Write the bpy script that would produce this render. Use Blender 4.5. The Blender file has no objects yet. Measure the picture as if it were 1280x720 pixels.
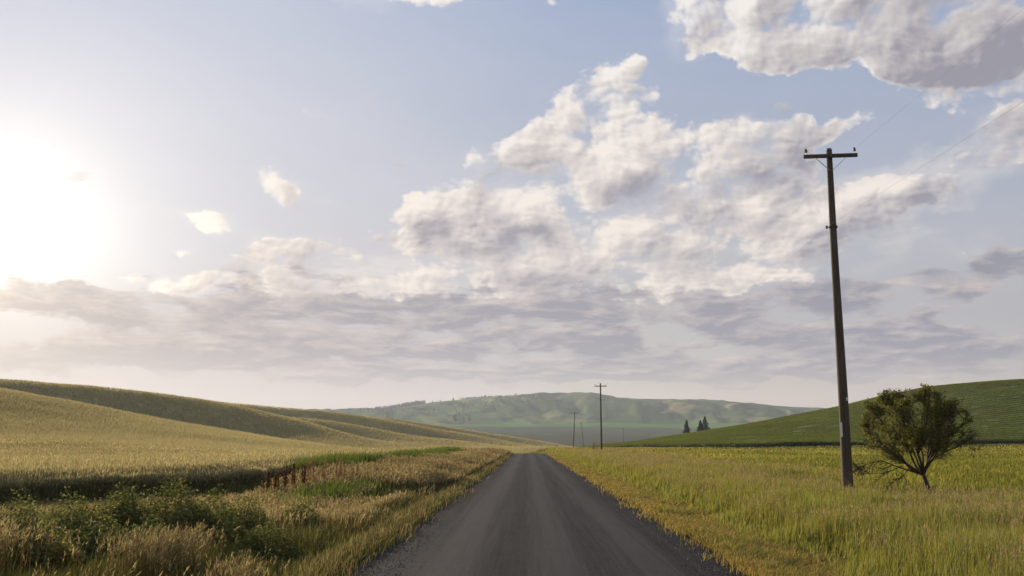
import bpy, bmesh, math, random
import numpy as np
from mathutils import Vector, Matrix, Quaternion

random.seed(11)
rng = np.random.default_rng(7)
scene = bpy.context.scene
COL = scene.collection
R = math.radians

# ---------------------------------------------------------------- camera
F = 1130.0                      # focal length, in 1280-wide pixels
EYE = 1.8
PITCH = math.atan(193.0 / F)
YAW = R(1.014)
cam_data = bpy.data.cameras.new("camera")
cam_data.sensor_width = 36.0
cam_data.lens = 36.0 * F / 1280.0
cam_data.clip_start = 0.1
cam_data.clip_end = 20000.0
cam = bpy.data.objects.new("camera", cam_data)
COL.objects.link(cam)
cam.location = (0, 0, EYE)
cam.rotation_euler = (math.pi / 2 + PITCH, 0, YAW)
scene.camera = cam
CAMROT = cam.rotation_euler.to_matrix()


def ray(px, py):
    return (CAMROT @ Vector(((px - 640) / F, (360 - py) / F, -1.0))).normalized()


def at(px, py, Y):
    """world point on the sight line at depth Y along the road"""
    d = ray(px, py)
    return Vector((0, 0, EYE)) + d * (Y / d.y)


# ---------------------------------------------------------------- render settings
scene.render.engine = 'CYCLES'
scene.view_settings.view_transform = 'Standard'
scene.view_settings.look = 'None'
scene.view_settings.gamma = 1.0
scene.view_settings.exposure = 0.6
scene.cycles.use_denoising = True
scene.cycles.max_bounces = 5
scene.cycles.diffuse_bounces = 3
scene.cycles.glossy_bounces = 2
scene.cycles.transmission_bounces = 3
scene.cycles.volume_bounces = 0
scene.cycles.transparent_max_bounces = 8
scene.cycles.sample_clamp_indirect = 6.0
scene.render.film_transparent = False

# ---------------------------------------------------------------- node helper


class X:
    """wraps a node socket so that maths can be written as maths"""
    nt = None

    def __init__(self, s):
        self.s = s

    @staticmethod
    def op(kind, *args, clamp=False):
        n = X.nt.nodes.new('ShaderNodeMath')
        n.operation = kind
        n.use_clamp = clamp
        for i, a in enumerate(args):
            if isinstance(a, X):
                X.nt.links.new(a.s, n.inputs[i])
            else:
                n.inputs[i].default_value = float(a)
        return X(n.outputs[0])

    def __add__(a, b): return X.op('ADD', a, b)
    def __radd__(a, b): return X.op('ADD', b, a)
    def __sub__(a, b): return X.op('SUBTRACT', a, b)
    def __rsub__(a, b): return X.op('SUBTRACT', b, a)
    def __mul__(a, b): return X.op('MULTIPLY', a, b)
    def __rmul__(a, b): return X.op('MULTIPLY', b, a)
    def __truediv__(a, b): return X.op('DIVIDE', a, b)
    def __pow__(a, b): return X.op('POWER', a, b)


def node(kind, **kw):
    n = X.nt.nodes.new(kind)
    for k, v in kw.items():
        setattr(n, k, v)
    return n


def plug(n, name, v):
    s = n.inputs[name]
    if isinstance(v, X):
        X.nt.links.new(v.s, s)
    else:
        s.default_value = v


def sstep(lo, hi, x):
    n = node('ShaderNodeMapRange', interpolation_type='SMOOTHSTEP')
    plug(n, 'Value', x)
    plug(n, 'From Min', lo)
    plug(n, 'From Max', hi)
    return X(n.outputs['Result'])


def lin(lo, hi, a, b, x):
    n = node('ShaderNodeMapRange', interpolation_type='LINEAR')
    n.clamp = True
    plug(n, 'Value', x)
    plug(n, 'From Min', lo); plug(n, 'From Max', hi)
    plug(n, 'To Min', a); plug(n, 'To Max', b)
    return X(n.outputs['Result'])


def vec(x, y, z=0.0):
    n = node('ShaderNodeCombineXYZ')
    for i, v in enumerate((x, y, z)):
        plug(n, i, v)
    return X(n.outputs[0])


def xyz(v):
    n = node('ShaderNodeSeparateXYZ')
    plug(n, 0, v)
    return [X(o) for o in n.outputs]


def vmath(kind, a, b=None, scale=None, out=0):
    n = node('ShaderNodeVectorMath', operation=kind)
    plug(n, 0, a)
    if b is not None:
        plug(n, 1, b)
    if scale is not None:
        plug(n, 'Scale', scale)
    return X(n.outputs['Value'] if kind in ('DOT_PRODUCT', 'LENGTH', 'DISTANCE') else n.outputs['Vector'])


def mapping(v, loc=(0, 0, 0), rot=(0, 0, 0), scale=(1, 1, 1), kind='POINT'):
    n = node('ShaderNodeMapping', vector_type=kind)
    plug(n, 'Vector', v)
    n.inputs['Location'].default_value = loc
    n.inputs['Rotation'].default_value = rot
    n.inputs['Scale'].default_value = scale
    return X(n.outputs[0])


def noise(v, scale, detail=4.0, rough=0.5, dist=0.0, color=False, lac=2.0, dim='3D'):
    n = node('ShaderNodeTexNoise', noise_dimensions=dim)
    plug(n, 'Vector', v)
    n.inputs['Scale'].default_value = scale
    n.inputs['Detail'].default_value = detail
    n.inputs['Roughness'].default_value = rough
    n.inputs['Lacunarity'].default_value = lac
    n.inputs['Distortion'].default_value = dist
    return X(n.outputs['Color' if color else 'Fac'])


def voronoi(v, scale, detail=0.0, rough=0.5, feature='F1', smooth=0.3, dim='3D'):
    n = node('ShaderNodeTexVoronoi', feature=feature, voronoi_dimensions=dim)
    plug(n, 'Vector', v)
    n.inputs['Scale'].default_value = scale
    n.inputs['Detail'].default_value = detail
    n.inputs['Roughness'].default_value = rough
    if feature == 'SMOOTH_F1':
        n.inputs['Smoothness'].default_value = smooth
    return X(n.outputs['Distance'])


def mix(f, a, b, blend='MIX'):
    n = node('ShaderNodeMix', data_type='RGBA', blend_type=blend)
    n.clamp_factor = True
    plug(n, 0, f)
    for i, c in ((6, a), (7, b)):
        if isinstance(c, X):
            X.nt.links.new(c.s, n.inputs[i])
        else:
            n.inputs[i].default_value = (*c[:3], 1.0)
    return X(n.outputs[2])


def scalec(c, f):
    return vmath('SCALE', c, scale=f)
# ---------------------------------------------------------------- sun and sky
SUN_PX = (2, 286)
SUN_DIR = ray(*SUN_PX)
SUN_EL = math.asin(SUN_DIR.z)
SUN_AZ = math.atan2(SUN_DIR.x, SUN_DIR.y)

sun_data = bpy.data.lights.new("sun", 'SUN')
sun_data.energy = 5.0
sun_data.angle = R(0.6)
sun_data.color = (1.0, 0.85, 0.66)
sun = bpy.data.objects.new("sun", sun_data)
COL.objects.link(sun)
sun.rotation_euler = SUN_DIR.to_track_quat('Z', 'Y').to_euler()
sun.location = (-60, 100, 60)
sun["kind"] = "structure"

world = bpy.data.worlds.new("World")
scene.world = world
world.use_nodes = True
X.nt = world.node_tree
world.node_tree.nodes.clear()
UK = 11.3           # one unit is about 100 pixels of the 1280-wide frame


def uv_of(px, py):
    d = ray(px, py)
    return math.atan2(d.x, d.y) * UK, math.asin(d.z) * UK


def build_sky():
    tc = node('ShaderNodeTexCoord')
    D = vmath('NORMALIZE', X(tc.outputs['Generated']))
    dx, dy, dz = xyz(D)
    u = X.op('ARCTAN2', dx, dy) * UK
    v = X.op('ARCSINE', dz) * UK
    vp = X.op('MAXIMUM', v, 0.0)
    uv0 = vec(u, v)
    uw = noise(vec(u * 1.0, v * 1.25), 1.5, 4, 0.55, color=True, dim='2D')
    uv = vmath('ADD', uv0, vmath('MULTIPLY', vmath('SUBTRACT', uw, (0.5, 0.5, 0.5)), (0.9, 0.55, 0.0)))

    sky = node('ShaderNodeTexSky', sky_type='NISHITA')
    sky.sun_disc = False
    sky.sun_elevation = SUN_EL
    sky.sun_rotation = SUN_AZ
    sky.air_density = 1.0
    sky.dust_density = 1.5
    sky.ozone_density = 1.0
    base = scalec(X(sky.outputs['Color']), 0.10)       # display-scaled radiance

    cosS = vmath('DOT_PRODUCT', D, tuple(SUN_DIR))
    ang = X.op('ARCCOSINE', X.op('MINIMUM', cosS, 1.0)) * UK     # in the same 100 px units

    # clear air between the clouds: pale violet blue, warm and milky towards the horizon
    up = lin(0.0, 5.5, 0.0, 1.0, v)
    clear = mix(up, (0.61, 0.56, 0.54), (0.365, 0.46, 0.68))
    lowblue = sstep(1.0, 3.0, v)
    clear = mix(lowblue, mix(sstep(0.25, 1.3, v), (0.50, 0.43, 0.415), (0.48, 0.46, 0.50)), clear)
    clear = mix(0.22, clear, vmath('MINIMUM', base, (0.74, 0.70, 0.68)))

    # high thin veil that whitens the sky towards the sun
    veil = X.op('EXPONENT', ang * -0.30)
    veil_n = noise(vec(u * 0.25, v * 0.9), 1.0, 4, 0.55, dim='2D')
    clear = mix(X.op('MINIMUM', veil * (0.25 + sstep(1.0, 2.4, v) * 0.50) + (veil_n - 0.5) * 0.22, 1.0), clear, (0.775, 0.775, 0.82))

    # cloud field: an uneven cover of cumulus banks, flattening into stripes near the horizon
    def cover(blobs):
        acc = None
        for (px, py, rx, ry, rot, w) in blobs:
            cu, cv = uv_of(px, py)
            m = mapping(uv, loc=(cu, cv, 0), rot=(0, 0, R(-rot)), scale=(rx / 100.0, ry / 100.0, 1.0), kind='TEXTURE')
            g = node('ShaderNodeTexGradient', gradient_type='SPHERICAL')
            plug(g, 'Vector', m)
            t = X.op('MULTIPLY', X(g.outputs['Fac']), w)
            acc = t if acc is None else acc + t
        return acc

    heaps = [
        (735, 150, 135, 85, -22, 1.1), (700, 205, 130, 70, 0, 1.0), (850, 200, 200, 95, -4, 1.1),
        (950, 190, 115, 62, 0, 0.8), (780, 285, 300, 95, 0, 1.4), (930, 35, 140, 64, 14, 1.2),
        (1090, 25, 290, 100, 5, 1.4), (1250, 40, 200, 130, 0, 1.2), (1080, 162, 80, 26, 0, 0.7),
        (1170, 222, 240, 50, -16, 1.2), (1275, 160, 80, 50, 0, 1.0), (1130, 287, 90, 28, 12, 0.8),
        (980, 270, 220, 80, 0, 1.1), (560, 290, 130, 46, 0, 1.1), (650, 280, 130, 55, 0, 0.7),
        (360, 335, 150, 50, 0, 1.25), (250, 352, 170, 28, 0, 0.75), (510, 345, 260, 50, 0, 1.2),
        (740, 340, 330, 70, 0, 1.35), (1245, 310, 60, 16, 0, 0.6), (1215, 250, 50, 20, 10, 0.55),
        (365, 238, 62, 24, 8, 0.95), (240, 273, 85, 24, 5, 0.85), (510, -12, 240, 34, 0, 1.0),
        (400, 140, 18, 11, 0, 0.55), (455, 124, 22, 10, 0, 0.55), (800, 75, 30, 18, 0, 0.5),
        (440, 212, 34, 11, 0, 0.5), (416, 258, 34, 11, 0, 0.5), (735, 88, 44, 22, 10, 0.5), (530, 262, 70, 34, 0, 0.7), (640, 225, 140, 56, 0, 0.8), (790, 215, 190, 80, 0, 0.7), (760, 120, 90, 46, -15, 0.5), (880, 305, 200, 56, 0, 0.8), (450, 318, 120, 40, 0, 0.8), (1000, 330, 160, 40, 0, 0.6),
        (1000, 118, 150, 28, 0, -1.0), (880, 108, 60, 38, 0, -0.8), (1150, 160, 140, 24, -6, -0.7), (1180, 270, 150, 22, -8, -0.6),
    ]
    shades = [
        (1130, 60, 270, 100, 4, 1.0), (1270, 70, 150, 110, 0, 0.8), (900, 235, 190, 55, -6, 0.9), (1190, 228, 210, 36, -16, 1.1), (790, 240, 120, 40, 0, 0.6),
        (830, 330, 260, 50, 0, 0.7), (660, 285, 90, 30, 0, 0.9), (555, 300, 80, 22, 0, 0.9), (410, 350, 150, 32, 0, 0.9), (250, 358, 160, 20, 0, 0.7),
        (1000, 190, 80, 60, 0, 0.6), (1160, 296, 50, 14, 8, 0.9), (600, 350, 240, 30, 0, 0.6), (780, 160, 60, 40, 0, 0.35),
    ]
    bands = [
        (240, 388, 370, 38, 0, 1.1), (110, 380, 180, 24, 0, 0.5), (560, 396, 500, 42, 0, 1.2), (780, 370, 300, 40, 0, 0.9),
        (1200, 348, 240, 32, -4, 1.4), (1180, 428, 440, 50, 1, 1.15), (900, 450, 460, 30, 0, 1.0),
        (620, 436, 420, 26, 0, 0.85), (220, 430, 460, 34, 0, 0.85), (1000, 400, 200, 22, 0, 0.6), (330, 352, 200, 30, 0, 0.6),
        (620, 468, 600, 20, 0, 0.85), (300, 464, 520, 22, 0, 0.85), (900, 478, 340, 14, 0, 0.8), (1150, 462, 300, 16, 0, 0.7), (100, 446, 320, 20, 0, 0.7),
    ]
    Eh = cover(heaps)
    Eb = cover(bands)
    Sh = cover(shades)
    # behind the viewer the same kind of sky goes on
    back = sstep(0.15, -0.35, dy)
    Eh = Eh + back * 0.55

    g = v + X.op('LOGARITHM', vp + 0.35, math.e) * 1.5
    P = vec(u, g, 0.0)
    warp = noise(P, 0.9, 2, 0.5, color=True, dim='2D')
    Pw = vmath('ADD', P, vmath('SCALE', vmath('SUBTRACT', warp, (0.5, 0.5, 0.5)), scale=0.34))

    def field(p, det):
        n1 = noise(p, 0.72, det, 0.58, dim='2D')
        b = voronoi(p, 1.15, 3.3, 0.55, 'F1', dim='2D')
        return n1 * 1.05 - b * 0.42

    n0 = field(Pw, 8)
    n1 = field(vmath('ADD', Pw, (-0.050, 0.058, 0.0)), 7)
    def low(p):
        return noise(p, 0.72, 2, 0.5, dim='2D') * 1.05 - voronoi(p, 1.15, 1.0, 0.5, 'F1', dim='2D') * 0.42
    nl0 = low(Pw)
    nl1 = low(vmath('ADD', Pw, (-0.26, 0.30, 0.0)))
    Ec = X.op('MINIMUM', Eh, 0.95)
    veilc = noise(vmath('ADD', P, (31.0, 7.0, 0.0)), 0.55, 3, 0.5, dim='2D')
    dens = (n0 - 0.26) * 1.45 + Ec * 1.0 - 0.46
    a1 = X.op('MAXIMUM', sstep(-0.05, 0.27, dens) * (1.0 - sstep(0.50, 0.66, veilc) * (1.0 - sstep(0.10, 0.50, dens)) * 0.5), sstep(0.1, 0.8, Eh) * sstep(0.42, 0.62, veilc) * 0.36)
    thick = sstep(0.02, 0.60, dens * 0.35 + ((nl0 - 0.24) * 1.2 + Ec * 0.95 - 0.42) * 0.65)
    side = (n0 - n1) * 1.7 + (nl0 - nl1) * 1.05
    shade = X.op('MINIMUM', Sh, 1.0)
    light = lin(-0.42, 0.84, 0.0, 1.0, side * 1.2 + 0.74 - thick * 0.34 - shade * thick * 0.80)
    near_sun = X.op('EXPONENT', ang * -0.33)
    lit = mix(near_sun, (0.95, 0.86, 0.78), (1.12, 1.0, 0.86))
    lit = mix(sstep(2.2, 5.0, v), lit, (0.98, 0.92, 0.87))
    dark = mix(near_sun, (0.325, 0.315, 0.37), (0.52, 0.44, 0.42))
    mid = mix(near_sun, (0.62, 0.575, 0.575), (0.86, 0.74, 0.65))
    ccol = mix(sstep(0.42, 1.0, light), mix(sstep(0.0, 0.55, light), dark, mid), lit)
    out = mix(a1 * 0.97, clear, ccol)

    # low stratus in streaks
    Q = vec(u * 0.52 + 17.3, g * 1.05, 3.7)
    wq = noise(Q, 1.2, 2, 0.5, color=True, dim='2D')
    Qw = vmath('ADD', Q, vmath('SCALE', vmath('SUBTRACT', wq, (0.5, 0.5, 0.5)), scale=0.28))
    s0 = noise(Qw, 1.5, 8, 0.58, dim='2D')
    s1 = noise(vmath('ADD', Qw, (-0.03, 0.10, 0.0)), 1.5, 5, 0.58, dim='2D')
    sd = (s0 - 0.5) * 3.0 + X.op('MINIMUM', Eb, 1.0) * 1.12 - 0.55
    a2 = sstep(-0.04, 0.44, sd) * (0.35 + 0.65 * sstep(0.4, 1.2, v))
    sl = lin(-0.12, 0.22, 0.0, 1.0, (s0 - s1) * 1.3 - sstep(0.2, 0.7, sd) * 0.10)
    bl = mix(near_sun, (0.70, 0.61, 0.565), (0.86, 0.72, 0.60))
    bd = mix(near_sun, (0.285, 0.288, 0.355), (0.43, 0.375, 0.37))
    out = mix(a2 * 0.9, out, mix(sl, bd, bl))

    # the last degrees above the horizon: cream air
    out = mix(sstep(0.95, 0.1, v) * 0.75, out, mix(near_sun, (0.61, 0.52, 0.485), (0.90, 0.75, 0.61)))

    out = mix(near_sun * sstep(2.3, 0.5, v) * 0.62, out, (1.0, 0.84, 0.67))

    # aureole of the sun
    core = X.op('EXPONENT', X.op('POWER', ang / 0.46, 1.0) * -1.0)
    wide = X.op('EXPONENT', ang * -0.62)
    wide = wide * (1.0 - sstep(2.0, 1.2, v) * 0.45) * (1.0 - a2 * 0.5)
    core = core * (1.0 - a2 * 0.45)
    glow = vmath('ADD', vmath('SCALE', vec(1.0, 0.90, 0.68), scale=core * 1.15),
                 vmath('SCALE', vec(1.0, 0.87, 0.69), scale=wide * 0.62))
    out = vmath('ADD', out, glow)
    # ground side of the world: dull earth colour, never seen past the terrain
    out = mix(sstep(-0.2, -1.2, v), out, (0.12, 0.10, 0.07))

    bg = node('ShaderNodeBackground')
    plug(bg, 'Color', scalec(out, 10.0 * SKY_GAIN))
    bg.inputs['Strength'].default_value = 0.10
    ow = node('ShaderNodeOutputWorld')
    X.nt.links.new(bg.outputs[0], ow.inputs['Surface'])


SKY_GAIN = 0.62
build_sky()
world.cycles.sampling_method = 'MANUAL'
world.cycles.sample_map_resolution = 512
# ---------------------------------------------------------------- numpy noise
_perm = rng.random((256, 256))


def vnoise(x, y):
    xi = np.floor(x).astype(int); yi = np.floor(y).astype(int)
    fx = x - xi; fy = y - yi
    fx = fx * fx * fx * (fx * (fx * 6 - 15) + 10); fy = fy * fy * fy * (fy * (fy * 6 - 15) + 10)
    g = lambda a, b: _perm[a & 255, b & 255]
    return ((g(xi, yi) * (1 - fx) + g(xi + 1, yi) * fx) * (1 - fy) + (g(xi, yi + 1) * (1 - fx) + g(xi + 1, yi + 1) * fx) * fy)


def fbm(x, y, octv=4, gain=0.5):
    x = np.asarray(x, float); y = np.asarray(y, float)
    a, s, t = 1.0, 0.0, 0.0
    for k in range(octv):
        s = s + a * (vnoise(x + 17.3 * k, y - 9.1 * k) - 0.5)
        t += a
        a *= gain; x = x * 2.03; y = y * 2.03
    return s / t * 2.0


def sm(a, b, x):
    t = np.clip((np.asarray(x, float) - a) / (b - a), 0, 1)
    return t * t * (3 - 2 * t)


# ---------------------------------------------------------------- lie of the land
HORIZ = 553.0


def ridge_line(pts, Y, lower=0.0):
    """crest heights over x of a ridge standing at depth Y, from its outline"""
    xs = np.array([(p[0] - 660.0) / F * Y for p in pts])
    zs = np.array([EYE + (HORIZ - p[1]) / F * Y - lower for p in pts])
    o = np.argsort(xs)
    return xs[o], zs[o]


RIDGES = [
    # outline, depth, slant (dy per dx), near half width, far half width
    (ridge_line([(-500, 412), (-200, 455), (0, 484), (101, 503), (187, 520), (262, 533), (337, 544), (412, 553), (480, 560), (540, 566)], 165, 0.9), 165, 0.0, 78, 40),
    (ridge_line([(-600, 440), (-300, 450), (0, 473), (50, 476), (120, 482), (190, 490), (250, 497), (300, 506), (340, 516), (380, 526), (430, 540), (480, 551), (540, 560), (600, 567)], 275, 0.7), 275, 0.0, 44, 34),
    (ridge_line([(-300, 470), (0, 488), (150, 500), (250, 509), (337, 517), (400, 522), (450, 530), (505, 540), (560, 547), (600, 552), (660, 560), (700, 566)], 350, 0.6), 350, 0.0, 34, 34),
    (ridge_line([(-300, 478), (0, 486), (150, 491), (244, 496), (337, 505), (400, 510), (440, 515), (482, 521), (530, 530), (580, 539), (640, 550), (700, 561), (740, 569)], 440, 0.5), 440, 0.0, 40, 44),
    (ridge_line([(-200, 492), (200, 505), (400, 513), (500, 521), (560, 530), (625, 540), (670, 547), (715, 555), (750, 562), (800, 570)], 560, 0.4), 560, 0.0, 36, 80),
]


def base_z(x, y):
    x = np.asarray(x, float); y = np.asarray(y, float)
    z = -0.006 * np.maximum(y - 250, 0) * (1 - sm(1100, 1500, y)) - 5.1 * sm(1100, 1500, y)
    z = z - 1.7 * sm(150, 190, y) * (1 - sm(225, 300, y)) * (1 - sm(14, 40, x)) * sm(-60, -25, x)
    z = z + 0.012 * np.maximum(x - 30, 0) * sm(80, 200, y) * (1 - sm(240, 500, x))
    off = np.maximum(np.abs(x - 0.27) - 3.0, 0)
    z = z - 0.10 * sm(0.0, 1.2, off) * (1 - sm(1.5, 4, off))             # shallow ditch
    z = z + 0.10 * fbm(x / 14, y / 14, 3) * sm(2.0, 8, off) * (1 + 1.5 * sm(60, 200, y))
    return z


def ground_z(x, y):
    x = np.asarray(x, float); y = np.asarray(y, float)
    b = base_z(x, y)
    acc = np.exp(b / 0.9 * 0 + 0.0) * 1.0
    K = 0.8
    s = np.ones_like(b)
    for (xs, zs), Y, slant, wn, wf in RIDGES:
        h = np.interp(x, xs, zs) * 0.985
        h = h + 0.22 * fbm(x / 30 + Y, y / 30, 2) * sm(0.5, 4, h)
        wig = 10 * fbm(x / 90 + Y * 0.7, y * 0 + 3.3, 2)
        d = y - (Y + wig)
        scale = np.clip(0.45 + 0.55 * h / 16.0, 0.45, 1.5)
        w = np.where(d < 0, wn * 1.0, wf)
        hh = np.maximum(h, 0) * np.exp(-np.abs(d / w) ** 2.0)
        side = sm(60, 12, y * 0 + x + 0 * d) if Y < 200 else 1.0
        s = s + np.exp(np.minimum(hh / K, 60)) - 1
    return b + K * np.log(s)


# wheat edge: the field starts a few metres left of the road
def wheat_edge(y):
    """x of the wheat border at depth y; wheat stands at smaller x"""
    return np.interp(y, [0, 22, 27, 33, 40, 130, 165, 260, 420], [-30, -22, -14.0, -10.4, -10.0, -10.0, -8, -2, 12]) + 0.8 * fbm(np.asarray(y, float) / 4.0, 0.5 + 0 * np.asarray(y, float), 3)


def col_attr(me, name, arr):
    a = me.color_attributes.new(name, 'FLOAT_COLOR', 'POINT')
    buf = np.ones((len(me.vertices), 4), np.float32)
    buf[:, :3] = arr
    a.data.foreach_set('color', buf.ravel())


def mesh_np(name, verts, faces, mat=None, smooth=False, colors=None, link=True, parent=None):
    """faces: (n,3) or (n,4) index array"""
    me = bpy.data.meshes.new(name)
    verts = np.asarray(verts, np.float32)
    faces = np.asarray(faces, np.int32)
    k = faces.shape[1]
    me.vertices.add(len(verts))
    me.vertices.foreach_set('co', verts.ravel())
    me.loops.add(faces.size)
    me.loops.foreach_set('vertex_index', faces.ravel())
    me.polygons.add(len(faces))
    me.polygons.foreach_set('loop_start', np.arange(0, faces.size, k, dtype=np.int32))
    me.polygons.foreach_set('loop_total', np.full(len(faces), k, np.int32))
    if smooth:
        me.polygons.foreach_set('use_smooth', np.ones(len(faces), bool))
    me.update(calc_edges=True)
    if colors is not None:
        col_attr(me, 'tint', colors)
    if mat is not None:
        me.materials.append(mat)
    ob = bpy.data.objects.new(name, me)
    if link:
        COL.objects.link(ob)
    if parent is not None:
        ob.parent = parent
    return ob


def grid_faces(nu, nv, wrap=False):
    i = np.arange(nu - 1)[:, None]; j = np.arange(nv if wrap else nv - 1)[None, :]
    j2 = (j + 1) % nv
    a = i * nv + j; b = i * nv + j2
    return np.stack([a, b, b + nv, a + nv], -1).reshape(-1, 4)


# ---------------------------------------------------------------- materials for land
def new_mat(name):
    m = bpy.data.materials.new(name)
    m.use_nodes = True
    m.node_tree.nodes.clear()
    X.nt = m.node_tree
    return m


def surface(bsdf_out, disp=None):
    o = node('ShaderNodeOutputMaterial')
    X.nt.links.new(bsdf_out, o.inputs['Surface'])


def bump(h, strength=0.5, dist=0.05):
    n = node('ShaderNodeBump')
    n.inputs['Strength'].default_value = strength
    n.inputs['Distance'].default_value = dist
    plug(n, 'Height', h)
    return X(n.outputs[0])


def principled(color, rough=0.9, normal=None, spec=0.2, metallic=0.0):
    p = node('ShaderNodeBsdfPrincipled')
    plug(p, 'Base Color', color if isinstance(color, X) else (*color, 1))
    plug(p, 'Roughness', rough)
    p.inputs['Specular IOR Level'].default_value = spec
    p.inputs['Metallic'].default_value = metallic
    if normal is not None:
        plug(p, 'Normal', normal)
    return p.outputs[0]


def pos():
    return X(node('ShaderNodeNewGeometry').outputs['Position'])


def attr(name='tint'):
    n = node('ShaderNodeAttribute', attribute_name=name)
    return X(n.outputs['Color'])


def mat_ground():
    m = new_mat('ground')
    P = pos()
    c = attr()
    n1 = noise(P, 0.35, 5, 0.6); n2 = noise(P, 6.0, 4, 0.65)
    c = mix(sstep(0.3, 0.7, n1) * 0.45, c, scalec(c, 0.62))
    c = mix(sstep(0.35, 0.75, n2) * 0.5, c, vmath('MULTIPLY', c, (1.5, 1.35, 1.1)))
    h = noise(P, 3.0, 6, 0.7)
    surface(principled(c, 0.95, bump(h, 0.6, 0.25), 0.0))
    return m


def mat_green_hill():
    m = new_mat('green_hill')
    P = pos()
    x, y, z = xyz(P)
    w = noise(P, 0.012, 3, 0.5)
    n1 = noise(mapping(P, scale=(1, 1, 3)), 0.05, 5, 0.6)
    n2 = noise(P, 0.9, 4, 0.7)
    # drilled rows and tramlines that follow the contours
    ph = z * 1.15 + w * 26.0 + y * 0.012
    rows = X.op('SINE', ph * 5.2)
    tram = X.op('SINE', ph * 1.55 + noise(P, 0.02, 2, 0.5) * 3.0)
    rowbrk = sstep(0.35, 0.62, noise(mapping(P, scale=(0.3, 1, 1)), 0.10, 3, 0.6))
    c = mix(n1, (0.085, 0.110, 0.013), (0.120, 0.145, 0.020))
    c = mix(sstep(0.2, 0.95, rows) * 0.55 * (rowbrk * 0.7 + 0.3), c, (0.035, 0.055, 0.012))
    c = mix(sstep(0.75, 1.0, tram) * 0.55, c, (0.040, 0.050, 0.016))
    c = mix(sstep(0.4, 0.8, n2) * 0.35, c, (0.13, 0.16, 0.035))
    b = bump(rows * 0.3 + n2 * 0.8, 0.7, 0.5)
    surface(principled(c, 0.9, b, 0.08))
    return m


def mat_far_hills():
    m = new_mat('distant_hills')
    P = pos()
    c = attr()
    n1 = noise(P, 0.006, 5, 0.6); n2 = noise(P, 0.03, 4, 0.65)
    c = mix(sstep(0.35, 0.65, n1) * 0.4, c, scalec(c, 0.7))
    c = mix(sstep(0.5, 0.8, n2) * 0.35, c, scalec(c, 1.35))
    surface(principled(c, 0.95, bump(n2, 0.5, 8.0), 0.0))
    return m


def mat_road():
    m = new_mat('road_gravel_surface')
    P = pos()
    x, y, z = xyz(P)
    # worn wheel lines: packed and a little paler, loose chips between them
    wob = (noise(vec(x * 0.0, y * 0.06), 1.0, 2, 0.5) - 0.5) * 0.5
    xx = x + wob
    def band(c0, w):
        return X.op('EXPONENT', X.op('POWER', (xx - c0) / w, 2.0) * -1.0)
    worn = band(-1.15, 0.42) + band(0.42, 0.40) + band(1.75, 0.45) * 0.8
    streak = noise(vec(x * 5.0, y * 0.07, 0.0), 1.0, 4, 0.6)
    streak2 = noise(vec(x * 16.0, y * 0.35, 2.0), 1.0, 3, 0.6)
    chip = voronoi(P, 42.0, 0, 0.5)
    grit = noise(P, 60.0, 3, 0.7)
    mott = noise(P, 1.3, 5, 0.65)
    f = X.op('MULTIPLY', worn, 0.75) + (streak - 0.5) * 1.3 + (streak2 - 0.5) * 0.7
    c = mix(sstep(-0.2, 0.85, f), (0.016, 0.0155, 0.0165), (0.064, 0.058, 0.055))
    c = mix(sstep(0.35, 0.75, mott) * 0.35, c, (0.048, 0.042, 0.038))
    c = mix(sstep(0.48, 0.70, grit) * 0.7, c, (0.105, 0.098, 0.094))
    c = mix(sstep(0.50, 0.25, grit) * 0.5, c, (0.012, 0.012, 0.0125))
    rim = sstep(2.1, 2.9, X.op('ABSOLUTE', x - 0.27 + (mott - 0.5) * 0.6))
    c = mix(rim * 0.6, c, mix(sstep(0.25, 0.8, grit), (0.018, 0.018, 0.019), (0.062, 0.060, 0.060)))
    h = chip * 0.6 + grit * 0.6
    surface(principled(c, 0.9, bump(h, 0.8, 0.018), 0.02))
    return m


# ---------------------------------------------------------------- ground sheet
def land_cover(x, y):
    """what grows or lies there: own colours of soil, straw, stubble, grass"""
    x = np.asarray(x, float); y = np.asarray(y, float)
    wheat = np.array([0.33, 0.275, 0.125]); soil = np.array([0.060, 0.048, 0.032])
    dry = np.array([0.20, 0.145, 0.052]); mead = np.array([0.110, 0.098, 0.024])
    weed = np.array([0.055, 0.052, 0.022]); green = np.array([0.075, 0.095, 0.022])
    n = fbm(x / 9, y / 9, 4)[..., None]
    c = np.zeros(x.shape + (3,)) + mead * (1 + 0.25 * n)
    strip = (sm(2.6, 3.1, x) * (1 - sm(4.4, 5.4, x + 0.8 * n[..., 0])))[..., None]
    tallr = (sm(4.4, 5.4, x + 0.8 * n[..., 0]) * (1 - sm(8, 12, x)))[..., None]
    c = c * (1 - tallr) + green * tallr
    c = c * (1 - strip) + dry * strip
    left = sm(-2.2, -2.8, x)[..., None] if False else (1 - sm(-2.8, -2.2, x))[..., None]
    c = c * (1 - left) + weed * left
    e = wheat_edge(y)
    d = np.hypot(x, y)
    far = sm(40, 110, d)[..., None]
    wcol = soil * (1 - far) + wheat * far * (1 + 0.18 * fbm(x / 25, y / 60, 4)[..., None])
    hem = (x < e)[..., None] * 1.0
    c = c * (1 - hem) + wcol * hem
    b = (sm(205, 230, y) * sm(10, 40, x))[..., None]
    c = c * (1 - b) + green * b
    f = sm(640, 760, y)[..., None]
    c = c * (1 - f) + np.array([0.10, 0.095, 0.07]) * f
    return c


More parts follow.
